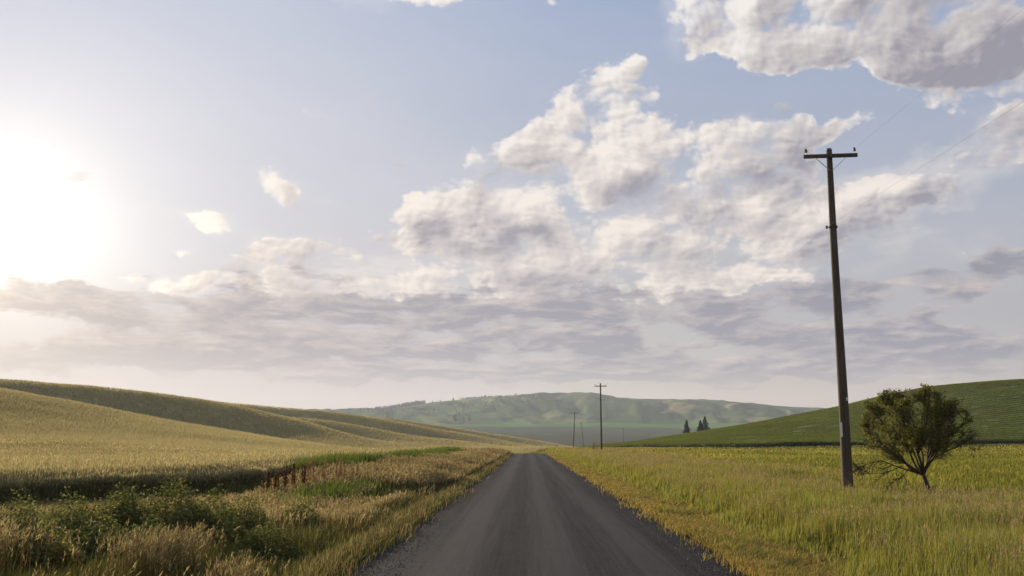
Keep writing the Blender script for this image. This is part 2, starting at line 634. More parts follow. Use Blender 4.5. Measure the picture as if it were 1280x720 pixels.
def build_ground():
    NR = 560
    r = np.concatenate([[0.5], np.geomspace(3.0, 1700.0, NR - 4), [2600, 3600, 4700]])
    az = np.concatenate([np.linspace(-180, -50, 66)[:-1], np.linspace(-50, 50, 660)[:-1], np.linspace(50, 180, 66)[:-1]])
    A = np.radians(az)[None, :]; RR = r[:, None]
    x = RR * np.sin(A); y = RR * np.cos(A)
    z = ground_z(x, y)
    inroad = sm(3.4, 2.6, np.abs(x - 0.27)) if False else 1 - sm(2.7, 3.5, np.abs(x - 0.27))
    z = z - 0.10 * inroad * (1 - sm(300, 320, y))
    z = np.where(RR > 1500, np.minimum(z, -9.0), z)
    v = np.stack([x, y, z], -1).reshape(-1, 3)
    c = land_cover(x, y).reshape(-1, 3)
    ob = mesh_np('ground', v, grid_faces(len(r), len(az), wrap=True), mat_ground(), True, c)
    ob['kind'] = 'structure'
    # keep the polar fan's faces pointing up
    if ob.data.polygons[1000].normal.z < 0:
        ob.data.flip_normals()
    return ob


def road_axis(y):
    return 0.27 - 26.0 * sm(165, 300, y) ** 1.3


def build_road():
    ys = np.concatenate([np.arange(-40, 60, 0.5), np.arange(60, 320, 1.0)])
    us = np.array([-3.2, -2.95, -2.6, -2.3, -1.8, -1.2, -0.5, 0, 0.5, 1.2, 1.8, 2.3, 2.6, 2.95, 3.2])
    Y, U = np.meshgrid(ys, us, indexing='ij')
    jit = 0.22 * fbm(Y / 1.7, np.sign(U) * 5 + 2.2, 4) * (np.abs(U) > 2.2)
    x = road_axis(Y) + U + np.sign(U) * jit
    cz = base_z(road_axis(Y) * 0 + 0.27, Y)
    z = cz + 0.05 - 0.055 * (np.abs(U) / 2.6) ** 2 - 0.10 * sm(2.7, 3.2, np.abs(U)) + 0.012 * fbm(x / 0.8, Y / 3.0, 3)
    v = np.stack([x, Y, z], -1).reshape(-1, 3)
    f = grid_faces(len(ys), len(us))[:, ::-1]
    ob = mesh_np('road', v, f, mat_road(), True)
    ob['kind'] = 'structure'


# right-hand green hill
HX, HZ = ridge_line([(640, 566), (700, 562), (721, 559), (755, 555), (800, 550), (849, 542), (886, 536.5), (920, 531), (950, 525.5), (994, 516), (1049, 505.5), (1096, 494),
                     (1150, 482.5), (1212, 477), (1247, 476), (1280, 476.5), (1400, 482), (1600, 486), (1900, 500)], 430)


def hill_front(x):
    return 232 + 6 * fbm(x / 60, x * 0 + 1.7, 2) + 120 * (1 - sm(20, 70, x))


def hill_z(x, y):
    h = np.interp(x, HX, HZ) * 0.955
    yf = hill_front(x)
    zf = base_z(x, yf) + 1.35 * sm(22, 40, x)
    t = np.clip((y - yf) / (430 - yf), 0, 1)
    up = np.sin(np.pi / 2 * t)
    dn = np.exp(-np.maximum(y - 430, 0) ** 2 / 150.0 ** 2)
    z = zf + (h - zf) * up
    z = np.where(y > 430, -12 + (z + 12) * dn, z)
    return z + 0.25 * fbm(x / 35, y / 35, 3) * np.minimum(t * 6, 1)


def build_green_hill():
    xs = np.concatenate([np.arange(-8, 330, 1.25), np.arange(330, 620, 8)])
    ts = np.concatenate([np.linspace(0, 1, 150), 1 + np.linspace(0.02, 1.6, 40)])
    Xg, T = np.meshgrid(xs, ts, indexing='ij')
    yf = hill_front(Xg)
    Y = yf + T * (430 - yf)
    z = hill_z(Xg, Y)
    v = np.stack([Xg, Y, z], -1)
    # standing edge of the crop: drop to the field in front of it
    front = v[:, :1].copy(); front[..., 1] -= 0.05
    front[..., 2] = base_z(front[..., 0], front[..., 1]) - 0.5
    v = np.concatenate([front, v], 1)
    nv = v.shape[1]
    ob = mesh_np('green_hill', v.reshape(-1, 3), grid_faces(len(xs), nv)[:, ::-1], mat_green_hill(), True)
    if ob.data.polygons[nv * 30 + 60].normal.z < 0:
        ob.data.flip_normals()
    ob['kind'] = 'structure'


# far hills beyond the valley
FAR_SKY = [(-600, 540), (0, 530), (250, 524), (380, 519), (440, 516.5), (480, 515), (520, 508), (560, 503), (600, 499.5), (640, 496.5), (670, 494), (700, 493), (730, 495), (760, 499),
           (800, 501), (860, 502.5), (905, 505), (950, 509.5), (1010, 514), (1100, 521), (1300, 530), (1900, 545)]


def far_z(az, r):
    px = 660 + np.tan(az) * F
    sky = np.interp(px, [p[0] for p in FAR_SKY], [p[1] for p in FAR_SKY])
    RC = 3600.0
    zc = EYE + (HORIZ - sky) / F * RC
    RF = 2450.0
    zf = EYE + (HORIZ - 530.5) / F * RF + 0 * az
    zf = zf + 4 * fbm(px / 70, r / 300, 2)
    tv = np.clip((r - 1000) / (RF - 1000), 0, 1)
    valley = -9 + (zf + 9) * tv ** 1.15
    t = np.clip((r - RF) / (RC - RF), 0, 1)
    s = sm(0, 1, t) * 0.45 + np.sin(np.pi / 2 * t) * 0.55
    # gullies and spurs running down the slope
    q = px / 46.0 + 0.9 * fbm(px / 60, r / 700, 3) + t * 1.1
    gul = np.abs(fbm(q, r / 1500, 3)) * 2 - 0.35
    amp = 17 * np.sin(np.pi * np.clip(t, 0, 1)) ** 1.2 * (1 - 0.6 * sm(0.6, 1, t))
    h = zf + (zc - zf) * s + amp * gul + 6 * fbm(px / 20, r / 260, 3) * np.sin(np.pi * t) * (1 - sm(0.7, 0.95, t))
    z = np.where(r < RF, valley, h)
    z = np.where(r > RC, zc - (r - RC) * 0.10, z)
    return z, t, px


def build_far_hills():
    az = np.radians(np.linspace(-46, 50, 760))
    r = np.concatenate([np.linspace(1000, 2450, 90)[:-1], np.linspace(2450, 3650, 190), np.linspace(3700, 4600, 12)])
    A, RR = np.meshgrid(az, r, indexing='ij')
    z, t, px = far_z(A, RR)
    x = RR * np.sin(A); y = RR * np.cos(A)
    n = fbm(px / 55, RR / 420, 4); n2 = fbm(px / 18 + 9, RR / 160, 3)
    grass = np.array([0.105, 0.145, 0.050]); scrub = np.array([0.060, 0.080, 0.040]); tan = np.array([0.36, 0.29, 0.13])
    crop = np.array([0.12, 0.20, 0.055]); plough = np.array([0.100, 0.112, 0.066]); pale = np.array([0.20, 0.22, 0.08])
    def W(m): return m[..., None]
    c = grass * (1 + 0.3 * W(n))
    c = c + (scrub - c) * W(sm(0.05, 0.30, n2))
    c = c + (pale - c) * W(sm(0.12, 0.40, n) * 0.8)
    c = c + (tan - c) * W(sm(0.22, 0.42, fbm(px / 38 + 3.1, RR / 240 + 1.2, 3)) * (t > 0) * (1 - sm(0.5, 0.8, t)) * sm(560, 700, px) * (1 - sm(950, 1050, px)) * 0.6)
    # fields on the valley floor
    edge = RR + 130 * fbm(px / 90, RR * 0 + 4.4, 3) + (px - 700) * 0.35
    c = np.where(W(RR < 2450), crop, c)
    c = c + (plough - c) * W(sm(1650, 1660, edge) * (1 - sm(2150, 2160, edge)))
    c = c + (np.array([0.10, 0.10, 0.06]) - c) * W(1 - sm(1640, 1650, edge))
    c = c * (1 + 0.12 * W(n))
    ob = mesh_np('distant_hills', np.stack([x, y, z], -1).reshape(-1, 3), grid_faces(len(az), len(r)), mat_far_hills(), True, np.clip(c, 0.01, 1).reshape(-1, 3))
    if ob.data.polygons[5000].normal.z < 0:
        ob.data.flip_normals()
    ob['kind'] = 'structure'


build_ground()
build_road()
build_green_hill()
build_far_hills()

# leafy weeds stand here: foot pixel, depth, half width, height, seed, label
WEEDS = [
    (8, 690, 14.0, 1.05, 0.95, 1, 'dark leafy weed clump at the lower left corner of the verge'),
    (72, 680, 15.6, 0.95, 0.85, 2, 'broad green weed mound second from the left edge, among dry grass'),
    (140, 672, 16.8, 0.95, 0.95, 3, 'green weed mound with low lumpy top between the two taller clumps'),
    (205, 668, 17.2, 1.10, 1.12, 4, 'tallest brightest leafy weed mound, rising against the dark wheat edge'),
    (258, 676, 16.6, 0.80, 0.92, 5, 'dark weed clump in the hollow just right of the tallest mound'),
    (372, 652, 20.2, 0.65, 0.55, 6, 'small green weed in tan grass, nearest the red dock stems'),
    (45, 712, 12.9, 0.80, 0.66, 11, 'dark leafy weed low in the bottom left corner in front of the others'),
    (118, 700, 14.2, 0.70, 0.62, 12, 'low green weed between the corner clump and the tan feathery grass'),
    (178, 694, 14.9, 0.60, 0.58, 13, 'small dark weed just below the tallest mound, half hidden by tan grass'),
    (300, 664, 18.6, 0.75, 0.70, 14, 'bushy green weed right of the hollow clump, against the wheat'),
    (330, 690, 15.4, 0.60, 0.55, 8, 'low dark green weed in the tan grass nearer the road'),
]
WEED_XY = [(at(w[0], w[1], w[2]).x, w[2], w[3]) for w in WEEDS]


def weed_room(x, y):
    """0 inside the weed clumps and just in front of them, 1 away from them"""
    k = np.ones_like(x)
    for wx, wy, W in WEED_XY:
        xx = wx * y / wy
        d = np.abs(x - xx) / (W * 1.1)
        f = np.where(y < wy, (wy - y) / 2.2, (y - wy) / (W * 0.9))
        k = k * sm(0.55, 1.15, np.sqrt(d ** 2 + f ** 2))
    return k
# ---------------------------------------------------------------- leaves and blades
def mat_leaf(name, trans=0.45, gloss=0.06, rough=0.5, soft=0.0):
    """thin plant matter: own tint per plant, light comes through"""
    m = new_mat(name)
    c = attr()
    d = node('ShaderNodeBsdfDiffuse'); plug(d, 'Color', c)
    t = node('ShaderNodeBsdfTranslucent'); plug(t, 'Color', vmath('MULTIPLY', c, (1.12, 1.05, 0.80)))
    a = node('ShaderNodeMixShader'); a.inputs[0].default_value = trans
    X.nt.links.new(d.outputs[0], a.inputs[1]); X.nt.links.new(t.outputs[0], a.inputs[2])
    if soft:
        # crowded stems far off: the mass is lit like the slope it covers
        g0 = X(node('ShaderNodeNewGeometry').outputs['Normal'])
        nn = vmath('NORMALIZE', vmath('ADD', vmath('SCALE', g0, scale=1.0 - soft), (0.0, 0.0, soft)))
        plug(d, 'Normal', nn)
        surface(a.outputs[0])
        return m
    g = node('ShaderNodeBsdfGlossy'); g.inputs['Roughness'].default_value = rough
    g.inputs['Color'].default_value = (1, 1, 1, 1)
    b = node('ShaderNodeMixShader'); b.inputs[0].default_value = gloss
    X.nt.links.new(a.outputs[0], b.inputs[1]); X.nt.links.new(g.outputs[0], b.inputs[2])
    surface(b.outputs[0])
    return m


LEAF = mat_leaf('blade', 0.50, 0.015)
STRAW = mat_leaf('straw', 0.42, 0.01)
MASS = mat_leaf('crop_mass', 0.36, soft=0.68)
SWARD = mat_leaf('sward', 0.45, soft=0.45)


class Tris:
    def __init__(self):
        self.v, self.f, self.c, self.n = [], [], [], 0

    def add(self, v, f, c):
        """v (m,k,3) k verts per item, f list of tris in 0..k-1, c (m,k,3)"""
        m, k, _ = v.shape
        f = np.asarray(f, np.int32)
        base = (np.arange(m, dtype=np.int32) * k + self.n)[:, None, None]
        self.f.append((f[None] + base).reshape(-1, 3))
        self.v.append(v.reshape(-1, 3).astype(np.float32))
        self.c.append(np.broadcast_to(c, v.shape).reshape(-1, 3).astype(np.float32))
        self.n += m * k

    def build(self, name, mat, parent=None, link=True):
        return mesh_np(name, np.concatenate(self.v), np.concatenate(self.f), mat, False, np.clip(np.concatenate(self.c), 0.004, 0.95), link, parent)


WIND = np.array([0.75, -0.25, 0.0])          # everything leans a little to the right


def unit_xy(n):
    a = rng.uniform(0, 2 * np.pi, n)
    return np.stack([np.cos(a), np.sin(a), np.zeros(n)], -1)


def blades(T, root, h, w, bend, c0, c1=None, wind=0.25, face=None):
    """bent tapering blades: 2 segments and a tip"""
    n = len(root)
    if n == 0:
        return
    h = np.asarray(h)[:, None]; w = np.asarray(w)[:, None]; bend = np.asarray(bend)[:, None]
    lean = unit_xy(n) * rng.uniform(0.3, 1.0, (n, 1)) + WIND * wind * 2
    side = unit_xy(n) if face is None else face
    up = np.array([0, 0, 1.0])
    def p(t): return root + up * h * t * (1 - 0.12 * bend * t) + lean * h * bend * t * t
    a, b, c = p(0.0), p(0.55), p(1.0)
    v = np.stack([a - side * w * 0.5, a + side * w * 0.5, b - side * w * 0.42, b + side * w * 0.42, c], 1)
    if c1 is None:
        c1 = c0
    cm = c0 * 0.45 + c1 * 0.55
    col = np.stack([c0, c0, cm, cm, c1], 1)
    T.add(v, [(0, 1, 3), (0, 3, 2), (2, 3, 4)], col)


def slivers(T, root, h, w, bend, c0, c1):
    """one bent triangle each: crop seen from far off"""
    n = len(root)
    h = np.asarray(h)[:, None]; w = np.asarray(w)[:, None]; bend = np.asarray(bend)[:, None]
    side = unit_xy(n)
    tip = root + np.array([0, 0, 1.0]) * h + (unit_xy(n) + WIND * 0.5) * h * bend
    v = np.stack([root - side * w * .5, root + side * w * .5, tip], 1)
    T.add(v, [(0, 1, 2)], np.stack([c0, c0, c1], 1))


def stalk_heads(T, root, h, bend, sw, hl, hw, cs, ch, wind=0.3, parts=1):
    """stalk with an ear or a loose panicle at its end"""
    n = len(root)
    if n == 0:
        return
    h = np.asarray(h)[:, None]; bend = np.asarray(bend)[:, None]; sw = np.asarray(sw)[:, None]
    hl = np.asarray(hl)[:, None]; hw = np.asarray(hw)[:, None]
    lean = unit_xy(n) * rng.uniform(0.3, 1.0, (n, 1)) + WIND * wind * 2
    side = unit_xy(n)
    up = np.array([0, 0, 1.0])
    mid = root + up * h * 0.5 + lean * h * bend * 0.25
    top = root + up * h + lean * h * bend
    v = np.stack([root - side * sw * .5, root + side * sw * .5, mid - side * sw * .5, mid + side * sw * .5, top], 1)
    T.add(v, [(0, 1, 3), (0, 3, 2), (2, 3, 4)], cs[:, None, :])
    d = up + lean * bend * 2.0
    d = d / np.linalg.norm(d, axis=1, keepdims=True)
    for k in range(parts):
        sd = unit_xy(n)
        if parts == 1:
            o = top - d * hl * 0.2
            dd = d
            L, Wd = hl, hw
        else:
            o = top - d * hl * (0.75 * k / parts)
            dd = d + sd * rng.uniform(0.2, 0.8, (n, 1)) - up * 0.25 * rng.random((n, 1))
            dd = dd / np.linalg.norm(dd, axis=1, keepdims=True)
            L = hl * rng.uniform(0.30, 0.55, (n, 1)); Wd = hw * rng.uniform(0.5, 1.0, (n, 1))
        s2 = np.cross(dd, sd); s2 = s2 / np.maximum(np.linalg.norm(s2, axis=1, keepdims=True), 1e-6)
        v = np.stack([o, o + dd * L * .42 - s2 * Wd * .5, o + dd * L * .42 + s2 * Wd * .5, o + dd * L], 1)
        T.add(v, [(0, 2, 1), (1, 2, 3)], (ch * rng.uniform(0.85, 1.15, (n, 1)))[:, None, :])


def tint(base, n, var=0.18, hue=0.08):
    base = np.asarray(base, float)
    return base * (1 + rng.normal(0, var, (n, 1))).clip(0.5, 1.6) * (1 + rng.normal(0, hue, (n, 3))).clip(0.7, 1.35)


def pick(pal, n, weights=None, **k):
    pal = np.asarray(pal, float)
    i = rng.choice(len(pal), n, p=weights)
    return pal[i] * (1 + rng.normal(0, k.get('var', 0.16), (n, 1))).clip(0.5, 1.6) * (1 + rng.normal(0, k.get('hue', 0.06), (n, 3))).clip(0.75, 1.3)


def pixw(root, least, px=0.75):
    """width of a blade: never thinner than what one can see from the road"""
    d = np.hypot(root[:, 0], root[:, 1])
    return np.maximum(least, d * px / 900.0)


def ys_pow(n, a, b, p):
    """depths between a and b, density falling as y^-p"""
    q = rng.random(n)
    if abs(p - 1) < 1e-6:
        return a * (b / a) ** q
    e = 1 - p
    return (a ** e + q * (b ** e - a ** e)) ** (1 / e)


def on_ground(x, y, zoff=0.0):
    return np.stack([x, y, ground_z(x, y) + zoff], -1)


# ---------------------------------------------------------------- wheat
def build_wheat():
    T = Tris()
    green_stem = [(0.095, 0.100, 0.038), (0.125, 0.112, 0.045), (0.080, 0.082, 0.035)]
    ear = [(0.31, 0.265, 0.140), (0.38, 0.325, 0.180), (0.25, 0.225, 0.110), (0.29, 0.25, 0.130)]
    # standing edge and the first metres behind it
    n = 120000
    y = ys_pow(n, 17, 175, 1.25)
    e = wheat_edge(y)
    x = e - np.abs(rng.exponential(1.0, n)) * np.clip(y / 26, 1.0, 3.0) * rng.choice([0.15, 1.0, 2.6], n)
    ok = x > -1.15 * y - 10
    x, y, e = x[ok], y[ok], e[ok]
    r = on_ground(x, y, -0.02)
    h = (rng.normal(0.95, 0.10, len(x)) + 0.16 * fbm(x / 2.0, y / 2.0, 3)) * (0.70 + 0.30 * sm(0.0, 1.7, e - x + 0.5 * fbm(x / 0.8, y / 0.8, 2))) * np.where(rng.random(len(x)) < 0.40, rng.uniform(0.55, 1.0, len(x)), 1.0)
    stalk_heads(T, r, h, np.abs(rng.normal(0.06, 0.05, len(x))), pixw(r, 0.005, 0.45), rng.uniform(0.09, 0.14, len(x)), pixw(r, 0.020, 0.75),
                pick(green_stem, len(x)), pick(ear, len(x)))
    # leaves along the edge
    k = 70000
    i = rng.integers(0, len(x), k)
    r2 = r[i] + rng.normal(0, 0.06, (k, 3)) * [1, 1, 0]
    blades(T, r2, h[i] * rng.uniform(0.55, 0.92, k), pixw(r2, 0.012, 0.8), np.abs(rng.normal(0.22, 0.12, k)), pick(green_stem, k), pick([(0.12, 0.12, 0.045), (0.17, 0.15, 0.06)], k))
    # the open field behind: only the ears and upper leaves show
    n = 270000
    y = ys_pow(n, 24, 95, 1.2)
    lo = -1.0 * y - 14; hi = wheat_edge(y) - 1.0
    x = lo + rng.random(n) * np.maximum(hi - lo, 0)
    ok = (hi > lo)
    x, y = x[ok], y[ok]
    r = on_ground(x, y, 0.35)
    patch = fbm(x / 7, y / 14, 3)
    h = rng.normal(0.60, 0.07, len(x)) + 0.14 * patch
    c = pick(ear, len(x)) * (1 + 0.30 * patch[:, None])
    stalk_heads(T, r, h, np.abs(rng.normal(0.10, 0.07, len(x))), pixw(r, 0.006, 0.5), rng.uniform(0.09, 0.15, len(x)) * (1 + y / 220), pixw(r, 0.018, 0.50),
                pick([(0.24, 0.205, 0.09), (0.19, 0.17, 0.072)], len(x)), c)
    ob = T.build('wheat', SWARD)
    ob['kind'] = 'stuff'
    T = Tris()
    # far slopes: coarser tufts, all that distance leaves of the ears
    n = 950000
    y = ys_pow(n, 50, 700, 1.2)
    lo = -0.85 * y; hi = np.interp(y, [50, 150, 240, 420, 700], [-11, -9, 0, 22, 60])
    x = lo + rng.random(n) * (hi - lo)
    r = on_ground(x, y, 0.25)
    patch = fbm(x / 22, y / 40, 4)
    stripe = fbm(x / 60, y / 6, 3)
    slivers(T, r, rng.normal(0.62, 0.07, n) + 0.10 * patch, pixw(r, 0.03, 0.55), np.abs(rng.normal(0.12, 0.1, n)),
            tint((0.325, 0.285, 0.145), n, 0.05, 0.02), tint((0.445, 0.390, 0.205), n, 0.06, 0.02) * (1 + 0.14 * patch[:, None] + 0.10 * stripe[:, None]))
    ob = T.build('hillside_wheat', MASS)
    ob['kind'] = 'stuff'


# ---------------------------------------------------------------- verge on the left
def verge_cap(x, y):
    near = np.interp(y, [8, 12, 16, 20, 24, 29, 34, 40], [0.78, 0.74, 0.62, 0.36, 0.20, 0.26, 0.62, 1.2])
    side = sm(-4.6, -3.4, x)
    return near * (1 - side) + np.maximum(near, 0.52) * side


def build_left_verge():
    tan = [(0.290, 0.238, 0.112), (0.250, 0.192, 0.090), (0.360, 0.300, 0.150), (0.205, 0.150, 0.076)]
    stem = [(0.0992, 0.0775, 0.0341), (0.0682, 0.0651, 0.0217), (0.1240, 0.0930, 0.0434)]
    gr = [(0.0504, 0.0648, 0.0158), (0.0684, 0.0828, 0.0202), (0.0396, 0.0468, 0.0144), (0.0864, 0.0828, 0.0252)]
    T = Tris()
    # understorey of green and dead leaf
    n = 95000
    y = ys_pow(n, 8.5, 165, 1.5)
    e = wheat_edge(y)
    e = np.maximum(e, -0.8 * y - 4)
    q = rng.random(n)
    x = -2.95 + (e + 2.95) * q
    ok = (x > -0.75 * y - 4)
    x, y, q = x[ok], y[ok], q[ok]
    n = len(x)
    r = on_ground(x, y, -0.02)
    clump = fbm(x / 1.1, y / 1.6, 3)
    off = -2.95 - x
    h = (0.10 + 0.42 * sm(0.0, 1.6, off) + 0.20 * clump * sm(0.2, 1.5, off) + rng.normal(0, 0.05, n)).clip(0.05)
    h = np.minimum(h, verge_cap(x, y) * rng.uniform(0.6, 1.0, n)) * (0.55 + 0.45 * weed_room(x, y))
    dryness = sm(-0.25, 0.35, fbm(x / 2.3 + 4, y / 3.5, 3) + 0.10)
    isdry = rng.random(n) < (0.15 + 0.45 * dryness) * (0.55 + 0.45 * sm(16, 24, y))
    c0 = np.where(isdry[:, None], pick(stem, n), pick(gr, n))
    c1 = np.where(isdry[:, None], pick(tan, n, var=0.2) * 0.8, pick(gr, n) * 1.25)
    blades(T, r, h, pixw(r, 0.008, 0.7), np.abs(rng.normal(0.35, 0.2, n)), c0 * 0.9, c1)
    # tall seeding grass, thick in drifts
    n = 120000
    y = ys_pow(n, 9, 165, 1.5)
    e = np.maximum(wheat_edge(y) + 0.9, -0.8 * y - 3)
    q = rng.beta(1.3, 1.6, n)
    x = -3.05 + (e + 3.05) * q
    dr = fbm(x / 2.6 + 7, y / 5.0, 3) + 0.18 * fbm(x / 0.6, y / 0.8, 2)
    keep = dr > 0.0 - 0.32 * sm(30, 60, y) + rng.normal(0, 0.10, n)
    keep &= rng.random(n) < 0.10 + 0.90 * weed_room(x, y)
    x, y, dr = x[keep], y[keep], dr[keep]
    n = len(x)
    r = on_ground(x, y, -0.02)
    off = -3.05 - x
    h = (0.36 + 0.36 * sm(0.2, 2.0, off) + 0.26 * dr + rng.normal(0, 0.08, n)).clip(0.2, 1.15)
    h = np.minimum(h, verge_cap(x, y) * rng.uniform(0.75, 1.15, n))
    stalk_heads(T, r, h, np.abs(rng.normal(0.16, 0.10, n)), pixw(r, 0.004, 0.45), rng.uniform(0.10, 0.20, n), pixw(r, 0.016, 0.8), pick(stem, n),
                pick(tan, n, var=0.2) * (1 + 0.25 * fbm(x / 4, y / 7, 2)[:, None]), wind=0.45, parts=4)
    # scruff that spills over the road edge
    n = 22000
    y = ys_pow(n, 8, 150, 1.3)
    x = -2.72 + rng.normal(0, 0.24, n) - 0.12 - 0.25 * fbm(y / 2.0, y * 0, 3)
    r = on_ground(x, y, -0.01)
    isdry = rng.random(n) < 0.55
    blades(T, r, rng.uniform(0.06, 0.26, n), pixw(r, 0.007, 0.7), np.abs(rng.normal(0.5, 0.25, n)), np.where(isdry[:, None], pick(stem, n), pick(gr, n)),
           np.where(isdry[:, None], pick(tan, n), pick(gr, n) * 1.3))
    ob = T.build('roadside_grass', STRAW)
    ob['kind'] = 'stuff'

    # rank bright green grass between the verge and the wheat
    T = Tris()
    n = 42000
    y = ys_pow(n, 38, 118, 1.1)
    x = np.interp(y, [38, 46, 118], [-8.9, -9.2, -9.6]) + rng.normal(0, 0.55, n)
    y = y + rng.normal(0, 0.8, n)
    keep = fbm(x / 2, y / 7, 3) > -0.22
    x, y = x[keep], y[keep]; n = len(x)
    # a second, smaller drift nearer the road
    n2 = 3600
    x2 = rng.normal(-6.2, 0.6, n2); y2 = rng.normal(33, 3.0, n2)
    x = np.concatenate([x, x2]); y = np.concatenate([y, y2])
    r = on_ground(x, y, -0.02)
    h = np.concatenate([rng.normal(1.10, 0.14, n) + 0.15 * fbm(x[:n] / 1.5, y[:n] / 3, 2), rng.normal(0.48, 0.10, n2)])
    n = len(x)
    g1 = [(0.062, 0.092, 0.015), (0.080, 0.108, 0.020), (0.048, 0.076, 0.014), (0.105, 0.125, 0.028)]
    blades(T, r, h, pixw(r, 0.012, 0.85), np.abs(rng.normal(0.22, 0.12, n)), pick(g1, n) * 0.8, pick(g1, n) * 1.25)
    ob = T.build('rank_green_grass', LEAF)
    ob['kind'] = 'stuff'


# ---------------------------------------------------------------- right-hand side
def build_right_side():
    straw = [(0.3447, 0.2617, 0.0766), (0.2873, 0.2145, 0.0638), (0.4086, 0.3192, 0.1073), (0.2171, 0.1762, 0.0459)]
    gr = [(0.1222, 0.1455, 0.0255), (0.1571, 0.1685, 0.0302), (0.0930, 0.1140, 0.0233), (0.1917, 0.1801, 0.0408)]
    pink = [(0.2980, 0.2069, 0.1241), (0.2483, 0.1738, 0.0993), (0.3311, 0.2566, 0.1490), (0.2318, 0.1862, 0.0828)]
    yel = [(0.2850, 0.2565, 0.0502), (0.2337, 0.2212, 0.0410), (0.3306, 0.2964, 0.0752), (0.1767, 0.1801, 0.0342)]
    # mown strip of straw along the road
    T = Tris()
    n = 75000
    y = ys_pow(n, 8, 160, 1.5)
    x = 3.08 + np.abs(rng.normal(0, 0.9, n)) * 1.0 + 0.25 * fbm(y / 2.2, y * 0 + 6, 3) - 0.05
    x = np.where(x > 5.6, 3.15 + rng.random(n) * 2.0, x)
    r = on_ground(x, y, -0.01)
    gpatch = sm(-0.05, 0.4, fbm(x / 0.9, y / 2.2, 3))
    isg = rng.random(n) < 0.12 + 0.38 * gpatch
    h = rng.uniform(0.04, 0.15, n) + 0.06 * gpatch
    c = np.where(isg[:, None], pick(gr, n), pick(straw, n, var=0.22))
    blades(T, r, h, pixw(r, 0.007, 0.75), np.abs(rng.normal(0.9, 0.5, n)), c * 0.85, c)
    # wisps growing into the gravel
    m = 4000
    y = ys_pow(m, 8, 150, 1.2); x = 3.10 + rng.normal(0, 0.17, m) + 0.22 * fbm(y / 1.6, y * 0 + 2, 3)
    r = on_ground(x, y, -0.01)
    c = pick(straw, m) * np.where(rng.random(m) < 0.4, 0.6, 1.0)[:, None]
    blades(T, r, rng.uniform(0.04, 0.16, m), pixw(r, 0.007, 0.7), np.abs(rng.normal(0.6, 0.3, m)), c * 0.8, c)
    # cut stems lying about
    m = 2600
    y = ys_pow(m, 9, 70, 1.5); x = 3.1 + rng.random(m) * 1.9
    r = on_ground(x, y, 0.05)
    blades(T, r, rng.uniform(0.05, 0.10, m), pixw(r, 0.008, 0.6), rng.uniform(2.5, 5.0, m), pick(straw, m) * 1.25, pick(straw, m) * 1.35)
    ob = T.build('mown_verge_grass', STRAW); ob['kind'] = 'stuff'

    # tall grass between strip and meadow
    T = Tris()
    n = 130000
    y = ys_pow(n, 8.5, 165, 1.5)
    wdt = np.interp(y, [8, 25, 40, 80, 165], [12, 13, 9, 7, 6])
    q = rng.beta(1.0, 1.35, n)
    x = 4.55 + 0.5 * fbm(y / 2.6, y * 0 + 1, 3) + wdt * q
    keep = x < 0.72 * y + 4
    x, y, q = x[keep], y[keep], q[keep]
    n = len(x)
    r = on_ground(x, y, -0.02)
    off = x - 4.4
    cl = fbm(x / 1.3, y / 1.6, 3)
    dark = sm(0.0, 0.35, fbm(x / 2.7 + 2, y / 2.2 + 5, 3)) * sm(2.0, 5.0, off)
    h = (0.16 + 0.44 * sm(0.1, 1.6, off) + 0.22 * cl + 0.12 * dark + rng.normal(0, 0.06, n)).clip(0.08, 1.05)
    h = h * (1 - 0.58 * sm(22, 27, y) * (1 - sm(37, 44, y)) * sm(8, 10, x))
    c = pick(gr, n); c = c * (1 - 0.45 * dark[:, None]) + np.array([0.055, 0.082, 0.018]) * 0.45 * dark[:, None]
    tipc = pick(yel, n) * 0.55 + c * 0.7
    blades(T, r, h, pixw(r, 0.008, 0.72), np.abs(rng.normal(0.26, 0.14, n)), c * 0.9, tipc)
    # seeding stems over it
    n = 42000
    y = ys_pow(n, 9, 170, 1.4)
    wdt = np.interp(y, [8, 25, 40, 80, 165], [12, 13, 10, 10, 12])
    x = 5.0 + 0.5 * fbm(y / 2.6, y * 0 + 1, 3) + wdt * rng.beta(1.2, 1.3, n)
    keep = (x < 0.72 * y + 4) & (fbm(x / 2.2 + 9, y / 3.0, 3) + rng.normal(0, 0.12, n) > -0.12)
    x, y = x[keep], y[keep]; n = len(x)
    r = on_ground(x, y, -0.02)
    h = (0.62 + 0.25 * fbm(x / 1.6, y / 2.0, 2) + rng.normal(0, 0.08, n)).clip(0.3, 1.1)
    h = h * (1 - 0.58 * sm(22, 27, y) * (1 - sm(37, 44, y)) * sm(8, 10, x))
    stalk_heads(T, r, h, np.abs(rng.normal(0.12, 0.07, n)), pixw(r, 0.004, 0.42), rng.uniform(0.09, 0.17, n), pixw(r, 0.012, 0.62), pick(yel, n) * 0.7, pick(pink, n), wind=0.3, parts=3)
    ob = T.build('tall_grass', LEAF); ob['kind'] = 'stuff'

    # the hay meadow beyond
    T = Tris()
    n = 210000
    y = ys_pow(n, 18, 232, 1.35)
    x = 7.5 + rng.random(n) * (0.66 * y + 10)
    keep = x > np.interp(y, [18, 30, 40, 80], [17, 14, 9, 7])
    x, y = x[keep], y[keep]; n = len(x)
    r = on_ground(x, y, -0.02)
    pt = fbm(x / 12 + 3, y / 26, 4)
    fine = fbm(x / 2.2, y / 3.2, 3)
    h = (0.36 + 0.10 * fine + rng.normal(0, 0.05, n)).clip(0.12) * (1 - 0.25 * sm(90, 200, y))
    hedge = sm(196, 206, y)                        # uncut band along the foot of the hill
    h = h + 0.30 * hedge * (0.7 + 0.6 * fine)
    c = pick(yel, n) * (1 + 0.30 * pt[:, None])
